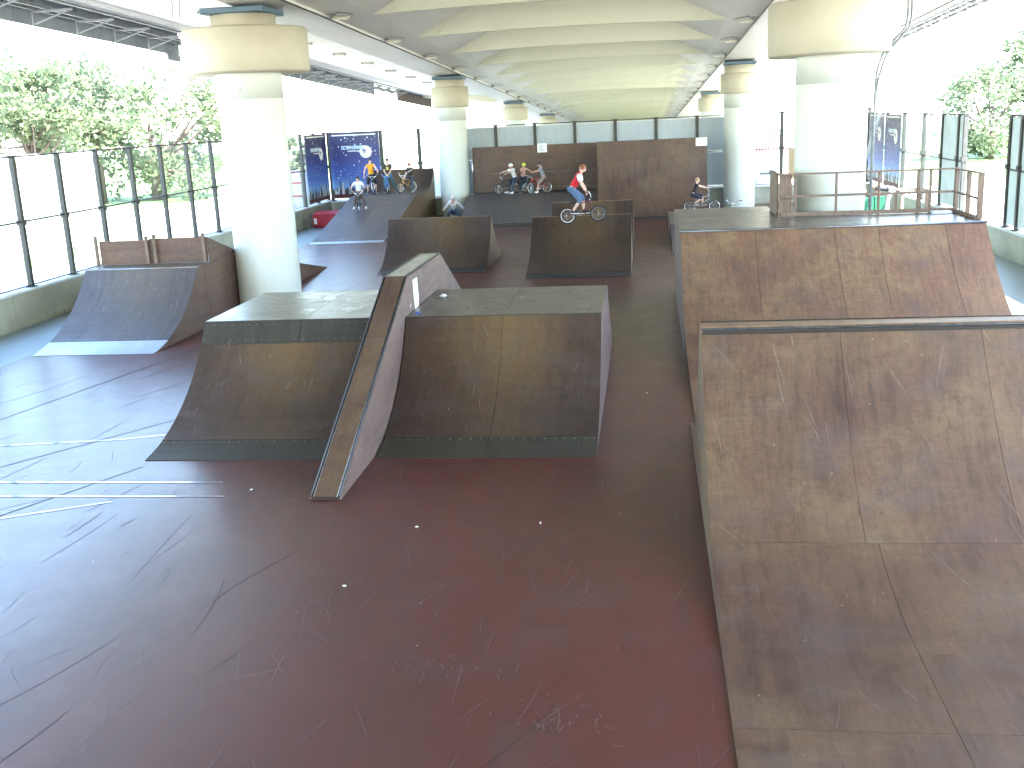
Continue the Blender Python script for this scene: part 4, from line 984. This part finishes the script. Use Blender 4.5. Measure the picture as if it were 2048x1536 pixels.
# ---------------------------------------------------------------- people
def skin_mesh(nodes, edges, root=0, sub=2):
    """grow one closed surface round a skeleton: nodes = [(pos, radius or (rx, ry))]"""
    me = bpy.data.meshes.new('tmp'); me.from_pydata([tuple(p) for p, _ in nodes], edges, [])
    ob = bpy.data.objects.new('tmp', me); col.objects.link(ob)
    ob.modifiers.new('s', 'SKIN'); sl = me.skin_vertices[0].data
    for i, (_, r) in enumerate(nodes):
        sl[i].radius = (r, r) if isinstance(r, (int, float)) else r
        sl[i].use_root = (i == root)
    sb = ob.modifiers.new('u', 'SUBSURF'); sb.levels = sub; sb.render_levels = sub
    dg = bpy.context.evaluated_depsgraph_get(); out = bpy.data.meshes.new_from_object(ob.evaluated_get(dg))
    vs = [tuple(v.co) for v in out.vertices]; fs = [tuple(p.vertices) for p in out.polygons]
    bpy.data.objects.remove(ob); bpy.data.meshes.remove(me); bpy.data.meshes.remove(out); return vs, fs
def ikj(a, b, l1, l2, pole):
    a = Vector(a); b = Vector(b); d = b - a; L = min(d.length, (l1 + l2) * .995); d.normalize(); b = a + d * L
    x = (l1 * l1 - l2 * l2 + L * L) / (2 * L); h = math.sqrt(max(l1 * l1 - x * x, 0)); p = Vector(pole); p = (p - d * p.dot(d)).normalized()
    return a + d * x + p * h, b
def person(label, h, loc, heading, pelvis, lean, hands, feet, shirt=None, sleeve=.55, trousers=None, leg=1.0, hair=m_hair_b, helmet=None, cap=None, skin=m_skin, shoe=m_black,
           look=0.0, twist=0, gloves=None, extra=None, vest=None, footdir=None):
    """local frame: x forward, y left, z up. pelvis height, lean = (forward, side) of the spine"""
    e = empty('person', loc, label, 'person'); e.rotation_euler = (0, 0, heading)
    k = h / 1.7
    P = Vector(pelvis); sp = Vector((math.sin(lean[0]), math.sin(lean[1]), math.cos(lean[0]) * math.cos(lean[1]))).normalized()
    side = Vector((0, 1, 0)); side = (side - sp * side.dot(sp)).normalized(); fwd = side.cross(sp)
    bend = lean[0] * .25
    W_ = P + sp * .14 * k; Cc = P + sp * .32 * k + fwd * .02 * k; Sh = P + sp * .44 * k + fwd * bend * .1; N = P + sp * .50 * k + fwd * (.02 + bend * .1)
    hd = (sp + Vector((0, 0, .55)) + fwd * .1).normalized(); Hc = N + hd * .135 * k
    nodes = []; edges = []
    def nd(p, r, par=None):
        nodes.append((Vector(p), r if not isinstance(r, float) else r * k)); i = len(nodes) - 1
        if par is not None: edges.append((par, i))
        return i
    ip = nd(P, (.125 * k, .095 * k)); iw = nd(W_, (.115 * k, .085 * k), ip); ic = nd(Cc, (.14 * k, .095 * k), iw); is_ = nd(Sh, (.10 * k, .08 * k), ic); ine = nd(N + hd * .02 * k, .05, is_); nd(N + hd * .09 * k, .05, ine)
    J = {}
    for s, nm in ((1, 'L'), (-1, 'R')):
        sh_ = Sh + side * .165 * k * s - sp * .01 * k; el, wr = ikj(sh_, hands[0 if s > 0 else 1], .28 * k, .25 * k, -fwd * .6 + side * s * .7 - Vector((0, 0, .5)))
        a = nd(sh_, .058, is_); b = nd(sh_.lerp(el, .5), .045, a); c = nd(el, .038, b); d = nd(el.lerp(wr, .5), .035, c); f = nd(wr, .025, d)
        hp = P + side * .085 * k * s - sp * .05 * k; ft = feet[0 if s > 0 else 1]; kn, an = ikj(hp, ft, .41 * k, .40 * k, Vector((1, s * .25, 0)))
        g = nd(hp, .085, ip); i1 = nd(hp.lerp(kn, .5), .072, g); i2 = nd(kn, .053, i1); i3 = nd(kn.lerp(an, .35), .052, i2); i4 = nd(an, .034, i3)
        J[nm] = (sh_, el, wr, hp, kn, an)
    vs, fs = skin_mesh(nodes, edges, 0, 2)
    mb = MB(); mb.add(vs, fs, True)
    # head: rounded skull and jaw, nose, ears, joined to the neck
    hz = hd; hy = side; hx = hy.cross(hz).normalized(); 
    Rm = Matrix.Rotation(look, 3, hz); hx = Rm @ hx; hy = Rm @ hy
    M3 = Matrix((hx, hy, hz)).transposed()
    def hp_(x, y, z): return Hc + M3 @ Vector((x * k, y * k, z * k))
    n, m_ = 18, 14; Pn = []; F = []
    for i in range(m_ + 1):
        t = math.pi * i / m_; zz = math.cos(t)
        for j in range(n):
            a = 2 * math.pi * j / n; rx, ry = .098, .077; jaw = 1 - max(0, -zz) * .28
            x = rx * math.sin(t) * math.cos(a) * (jaw if math.cos(a) < 0 else 1 - max(0, -zz) * .12); y = ry * math.sin(t) * math.sin(a) * jaw
            if math.cos(a) > .8 and -.35 < zz < .1: x += .008
            Pn.append(hp_(x, y, zz * .118))
    for i in range(m_):
        for j in range(n): F.append((i * n + j, (i + 1) * n + j, (i + 1) * n + (j + 1) % n, i * n + (j + 1) % n))
    mb.add(Pn, F, True)
    mb.ball(hp_(.103, 0, -.018), (.014 * k, .012 * k, .022 * k), 8, 6, M3)
    for s in (-1, 1): mb.ball(hp_(-.005, s * .077, -.01), (.018 * k, .009 * k, .03 * k), 8, 6, M3)
    # hands: palm, four unequal bent fingers and a thumb each
    for s, nm in ((1, 'L'), (-1, 'R')):
        sh_, el, wr, *_r = J[nm]; d = (wr - el).normalized(); u = (Vector((0, 0, -1)) - d * d.dot(Vector((0, 0, -1)))); u = u.normalized() if u.length > .1 else fwd.copy(); sd_ = d.cross(u) * s
        Mh = Matrix((d, sd_, u)).transposed(); pc = wr + d * .045 * k
        mb.ball(pc, (.05 * k, .038 * k, .016 * k), 10, 6, Mh)
        for q, (o, L) in enumerate(((-.028, .034), (-.010, .040), (.009, .038), (.026, .030))):
            b0 = pc + Mh @ Vector((.036 * k, o * k, 0)); b1 = b0 + Mh @ Vector((L * .55 * k, 0, .012 * k)); b2 = b1 + Mh @ Vector((.006 * k, 0, .03 * k)); b3 = b2 + Mh @ Vector((-.018 * k, 0, .018 * k))
            mb.tube([b0, b1, b2, b3], [.009 * k, .0085 * k, .008 * k, .006 * k], 6)
        t0 = pc + Mh @ Vector((-.012 * k, -.034 * k, .004)); mb.tube([t0, t0 + Mh @ Vector((.026 * k, -.02 * k, .012 * k)), t0 + Mh @ Vector((.04 * k, -.012 * k, .032 * k))], [.011 * k, .009 * k, .007 * k], 6)
    bo = mb.build('body', skin, e, world=False)
    fm = MB()
    for s in (-1, 1): fm.ball(hp_(.093, s * .031, .012), (.008 * k, .012 * k, .007 * k), 8, 5, M3)
    fm.build('eyes', m_eye, e, world=False)
    fm = MB(); fm.ball(hp_(.094, 0, -.055), (.008 * k, .022 * k, .006 * k), 8, 5, M3); fm.build('mouth', m_lip, e, world=False)
    # hair / helmet / cap
    hm = MB(); Pn = []; F = []; hr = 1.09 if not helmet else 1.32
    for i in range(9):
        t = math.pi * .58 * i / 8
        for j in range(18):
            a = 2 * math.pi * j / 18; front = max(0, math.cos(a)); tt = t * (1 - .36 * front ** 2) if not helmet else t * (.93 - .15 * front)
            rr_ = hr + (0 if helmet else .03 * math.sin(j * 5.1 + i * 2.3))
            Pn.append(hp_(.100 * rr_ * math.sin(tt) * math.cos(a) - .006, .080 * rr_ * math.sin(tt) * math.sin(a), .118 * (hr if not helmet else 1.22) * math.cos(tt) + .004))
    for i in range(8):
        for j in range(18): F.append((i * 18 + j, (i + 1) * 18 + j, (i + 1) * 18 + (j + 1) % 18, i * 18 + (j + 1) % 18))
    F.append(tuple(8 * 18 + j for j in range(18))); hm.add(Pn, F, True)
    hm.build('helmet' if helmet else ('cap' if cap else 'hair'), helmet or cap or hair, e, world=False)
    if cap:
        cm = MB(); cm.ball(hp_(.125, 0, .045), (.06 * k, .062 * k, .008 * k), 12, 5, M3); cm.build('cap_peak', cap, e, world=False)
        h2 = MB(); h2.ball(hp_(-.03, 0, -.02), (.075 * k, .081 * k, .07 * k), 12, 8, M3); h2.build('hair', hair, e, world=False)
    if helmet:
        sm_ = MB(); 
        for s in (-1, 1): sm_.tube([hp_(.02, s * .082, .0), hp_(.03, s * .07, -.07), hp_(.05, 0, -.118)], .004, 5)
        sm_.build('chin_strap', m_black, e, world=False)
    # shirt
    if shirt:
        nodes = []; edges = []
        a0 = nd(P - sp * .03 * k, (.150 * k, .118 * k)); a1 = nd(W_, (.140 * k, .108 * k), a0); a2 = nd(Cc, (.158 * k, .113 * k), a1); a3 = nd(Sh + sp * .005, (.118 * k, .095 * k), a2); nd(N - sp * .005, .066, a3)
        for nm in 'LR':
            sh_, el, wr, *_r = J[nm]; b0 = nd(sh_, .074, a3)
            if vest:
                MB().tube([sh_.lerp(el, -.02), sh_.lerp(el, .2), sh_.lerp(el, .5), sh_.lerp(el, .72)], [.07 * k, .079 * k, .07 * k, .066 * k], 14).build('sleeve', shirt, e, world=False)
            elif sleeve > 0:
                b1 = nd(sh_.lerp(el, min(sleeve, 1)), .066 if sleeve < 1.2 else .058, b0)
                if sleeve > 1: nd(el.lerp(wr, sleeve - 1), .045, b1)
        v2, f2 = skin_mesh(nodes, edges, 0, 2); s_ = MB(); s_.add(v2, f2, True)
        s_.v = [(x + .008 * noise.noise(Vector((x * 9, y * 9, z * 7))), y + .008 * noise.noise(Vector((x * 9 + 5, y * 9, z * 7))), z) for x, y, z in s_.v]
        so_ = s_.build('vest' if vest else 'shirt', vest or shirt, e, world=False)
        if extra == 'emblem':
            em = MB(); c0 = Cc + fwd * .135 * k; em.add([c0 + side * a * k + sp * b * k for a, b in ((-.06, -.09), (.06, -.09), (.06, .05), (-.06, .05))], [(0, 1, 2, 3)]); em.build('emblem', mat('yellow_print', (.55, .5, .12), None, 9), so_, world=False)
        if extra == 'print':
            em = MB(); c0 = Cc + fwd * .135 * k; em.bar(c0 + side * -.07 * k, c0 + side * .07 * k, .004, .03 * k); em.build('print', m_ink, so_, world=False)
        if vest:
            tr = MB(); tr.bar(P + side * -.14 * k + fwd * .02, P + side * -.14 * k + fwd * .1, .02, .06); tr.build('vest_badge', m_paper, e, world=False)
    if trousers:
        nodes = []; edges = []
        a0 = nd(P + sp * .03 * k, (.138 * k, .108 * k))
        for nm in 'LR':
            _a, _b, _c, hp, kn, an = J[nm]; g = nd(hp, .102, a0); g1 = nd(hp.lerp(kn, .5), .092, g)
            if leg <= .5: g2 = nd(hp.lerp(kn, .85), .088, g1)
            else:
                g2 = nd(kn, .076, g1); g3 = nd(kn.lerp(an, max(min(leg, 1) - .5, .1) * 1.0), .070, g2)
                if leg > .9: nd(kn.lerp(an, .93), .062, g3)
        v2, f2 = skin_mesh(nodes, edges, 0, 2); s_ = MB(); s_.add(v2, f2, True)
        s_.v = [(x + .009 * noise.noise(Vector((x * 11, y * 11, z * 9))), y + .009 * noise.noise(Vector((x * 11 + 5, y * 11, z * 9))), z) for x, y, z in s_.v]
        s_.build('trousers' if leg > .6 else 'shorts', trousers, e, world=False)
    for nm in 'LR':
        an = J[nm][5]; fd = Vector((1, .15 if nm == 'L' else -.15, 0 if footdir is None else footdir)).normalized(); sdv = Vector((0, 0, 1)).cross(fd).normalized(); upv = fd.cross(sdv)
        Mf = Matrix((fd, sdv, upv)).transposed(); c0 = an + Mf @ Vector((.065 * k, 0, -.035 * k))
        sh2 = MB(); sh2.ball(c0, (.135 * k, .047 * k, .042 * k), 14, 8, Mf); sh2.ball(an + Mf @ Vector((-.01, 0, -.01)), (.052 * k, .042 * k, .055 * k), 10, 6, Mf)
        so2 = sh2.build('shoe', shoe, e, world=False); MB().ball(c0 + Mf @ Vector((0, 0, -.028 * k)), (.137 * k, .05 * k, .018 * k), 14, 6, Mf).build('sole', m_whiterim, so2, world=False)
    if gloves:
        for nm in 'LR':
            el, wr = J[nm][1], J[nm][2]; MB().tube([el.lerp(wr, .78), wr.lerp(el, -.0)], .034 * k, 8).build('wristband', gloves, e, world=False)
    return e
def to_local(e_loc, heading, p):
    return Matrix.Rotation(-heading, 3, 'Z') @ (Vector(p) - Vector(e_loc))

c_white = cloth('white', (.78, .78, .78)); c_orange = cloth('orange', (.80, .36, .03)); c_dark = cloth('dark_olive', (.05, .05, .035)); c_navy = cloth('navy', (.02, .025, .045))
c_black = cloth('black', (.02, .02, .022)); c_jean = cloth('denim', (.10, .17, .30)); c_jean_d = cloth('dark_denim', (.035, .055, .09)); c_red = cloth('red', (.62, .02, .03)); c_grey = cloth('grey', (.34, .36, .40)); c_khaki = cloth('khaki', (.28, .22, .19)); c_teal = cloth('teal_denim', (.06, .15, .19)); c_brown = cloth('brown', (.10, .06, .055))
m_fr_red = mat('red_frame', (.45, .02, .05), None, 5, rough=.3); m_fr_mar = mat('maroon_frame', (.10, .015, .03), None, 5, rough=.35); m_fr_blue = mat('blue_frame', (.10, .25, .62), None, 5, rough=.3); m_fr_or = mat('orange_frame', (.62, .30, .05), None, 5, rough=.35); m_fr_blk = mat('black_frame', (.02, .02, .025), None, 5, rough=.3)
m_helm_w = mat('white_helmet', (.8, .8, .8), None, 5, rough=.3); m_helm_y = mat('yellow_green_helmet', (.55, .68, .05), None, 5, rough=.3); m_helm_k = mat('dark_helmet', (.05, .05, .06), None, 5, rough=.3); m_cap_c = mat('cream_cap', (.72, .62, .56), None, 9, rough=.9)

def rider(plabel, blabel, h, loc, heading, frame_m, seated=True, blean=0, steer=0, pel=None, lean=.35, feet=None, pitch=0, bike_kw=None, hands_on=(1, 1), hand_pts=None, **kw):
    b = bicycle(blabel, frame_m, loc, heading, blean, pitch, steer=steer, **(bike_kw or {}))
    Mi = lambda p: to_local(loc, heading, bikept(b, p)) if not isinstance(p, Vector) else p
    S = Matrix.Rotation(steer, 3, (Vector((.33, 0, .64)) - Vector((.36, 0, .53))).normalized()); hb = Vector((.36, 0, .53))
    sp = lambda p: hb + S @ (Vector(p) - hb)
    hnds = []
    for s, on in ((1, hands_on[0]), (-1, hands_on[1])):
        g = to_local(loc, heading, bikept(b, sp((.30, s * .33, .945)))) + Vector((-.05, 0, .015)); hnds.append(g if on else Vector(hand_pts[0 if s > 0 else 1]))
    if feet is None: feet = [to_local(loc, heading, bikept(b, (.14, .13, .345))), to_local(loc, heading, bikept(b, (-.18, -.13, .385)))]
    pel = pel or to_local(loc, heading, bikept(b, (-.16, 0, .74)))
    return person(plabel, h, loc, heading, pel, (lean, 0), hnds, feet, **kw), b
G_ = Vector
# rider in red on the spine, moving right (+x)
rider('rider in a red vest and blue jeans standing on a bike on the central spine', 'maroon bike under the rider in the red vest, rear wheel with a white rim', 1.72, (-2.03, 32.45, 1.33), .02, m_fr_mar, pel=G_((-.20, 0, 1.06)), lean=.50, blean=0, pitch=.05,
      bike_kw=dict(rim_r=m_whiterim, rim_f=m_galv), shirt=c_white, vest=c_red, sleeve=.75, trousers=c_jean, leg=.85, hair=m_hair_r, skin=m_skin2, shoe=c_navy)
# boy in black at right, floor
rider('boy in a black t-shirt on a bike in front of the tall far quarter pipe', 'grey bike of the boy in black, partly behind the deck', 1.38, (1.96, 41.6, .634), .0, m_galv, pel=G_((-.20, 0, .74)), lean=.22, shirt=c_black, sleeve=.6, trousers=c_navy, leg=.7, hair=m_hair_f, skin=m_skin2)
# platform group, back middle
rider('boy in white t-shirt and white helmet beside a bike on the platform', 'dark bike with chrome bars held by the boy in the white helmet', 1.5, (-6.3, 49.45, 1.074), R(215), m_fr_blk, pel=G_((-.28, .05, .72)), lean=.30, feet=[G_((-.02, .26, .08)), G_((-.05, -.26, .08))], shirt=c_white, sleeve=.7, trousers=c_jean_d, helmet=m_helm_w, skin=m_skin, shoe=m_whiterim, bike_kw=dict(rim_f=m_galv))
rider('bare chested boy in a yellow green helmet on the far platform', 'black bike with a thick white front rim, below the yellow green helmet', 1.45, (-5.58, 49.6, 1.074), R(-62), m_fr_blk, pel=G_((-.26, 0, .74)), lean=.32, feet=[G_((-.02, .26, .08)), G_((-.05, -.26, .08))], shirt=None, trousers=c_jean_d, leg=1, helmet=m_helm_y, skin=m_skin, bike_kw=dict(rim_f=m_whiterim, rim_r=m_galv), steer=.3)
rider('boy in grey t-shirt and dark helmet on the red bike', 'red bike with grey tyres at the right end of the platform group', 1.5, (-4.9, 49.4, 1.074), R(180), m_fr_red, pel=G_((-.20, 0, .72)), lean=.25, feet=[G_((.08, .2, .07)), G_((.02, -.2, .2))], shirt=c_grey, sleeve=.8, trousers=c_khaki, leg=.72, helmet=m_helm_k, skin=m_skin, shoe=m_whiterim)
# far left platform group
rider('tall boy in an orange vest top standing with a bike on the left platform', 'dark bike with a white fork held by the boy in orange', 1.66, (-12.62, 48.9, 1.346), R(-72), m_fr_blk, pel=G_((-.38, 0, .86)), lean=.03, feet=[G_((-.34, .2, .08)), G_((-.36, -.2, .08))], shirt=c_orange, sleeve=.12, trousers=c_black, leg=.62, hair=m_hair_d, skin=m_skin2, bike_kw=dict(fork_m=m_whiterim), hands_on=(1, 0), hand_pts=(None, (-.3, -.32, .82)))
rider('boy in dark t-shirt with a yellow emblem standing behind a blue bike', 'light blue bike on the left platform, third from the right', 1.66, (-11.85, 48.8, 1.346), R(-82), m_fr_blue, pel=G_((-.36, 0, .84)), lean=.06, feet=[G_((-.55, .34, .08)), G_((-.36, -.16, .08))], shirt=c_dark, sleeve=.8, trousers=c_teal, hair=m_hair_d, skin=m_skin2, extra='emblem', bike_kw=dict(bar_m=m_fr_blue), hands_on=(0, 0), hand_pts=((-.06, .05, .86), (-.06, -.05, .86)))
rider('reddish haired boy in a dark t-shirt sitting on the orange bike', 'orange bike with white bars at the right end of the left platform', 1.45, (-10.92, 48.9, 1.346), R(-118), m_fr_or, pel=G_((-.24, 0, .70)), lean=.15, feet=[G_((-.02, .26, .08)), G_((.0, -.22, .2))], shirt=c_black, sleeve=.7, trousers=c_jean_d, hair=m_hair_r, skin=m_skin2, extra='print', bike_kw=dict(bar_m=m_whiterim, rim_r=m_whiterim, fork_m=m_fr_or), hands_on=(1, 0), hand_pts=(None, (-.02, -.2, .68)))
zb46 = .13 + (45.3 - 41.6) * (1.33 - .13) / 5.7
rider('boy in loose white t-shirt astride a bike on the left bank', 'dark bike of the boy in white on the left bank, facing the viewer', 1.45, (-12.30, 45.25, zb46 + .06), R(-80), m_fr_blk, pel=G_((-.18, 0, .74)), lean=.22, pitch=-.2, feet=[G_((.02, .28, .02)), G_((.02, -.26, .02))], shirt=c_white, sleeve=1.0, trousers=c_brown, hair=m_hair_d, skin=m_skin2, shoe=m_whiterim)
# squatting person in white hoodie
person('person in white top and cream cap squatting before the second left column', 1.85, (-8.95, 49.4, 0), R(-88), G_((-.14, 0, .36)), (.40, 0), [G_((.22, .52, .40)), G_((.20, -.54, .36))], [G_((.16, .30, .08)), G_((.12, -.30, .08))],
       shirt=c_white, sleeve=1.75, trousers=c_jean, cap=m_cap_c, skin=m_skin, gloves=m_black, extra='print', shoe=m_black)
# bent-over person behind the railing
person('person in dark grey top bending over behind the green bins', 1.9, (9.62, 44.9, 0), R(180), G_((-.02, 0, 1.02)), (1.32, 0), [G_((.45, .2, .62)), G_((.43, -.2, .62))], [G_((.12, .16, .08)), G_((-.05, -.18, .08))],
       shirt=cloth('charcoal', (.07, .075, .09)), sleeve=.5, trousers=c_grey, hair=m_hair_d, skin=m_skin)
# parked bike left of the right column
bicycle('dark parked bike between the railing end and the nearest right column', m_fr_blk, (3.35, 43.2, 0), R(100), .08)
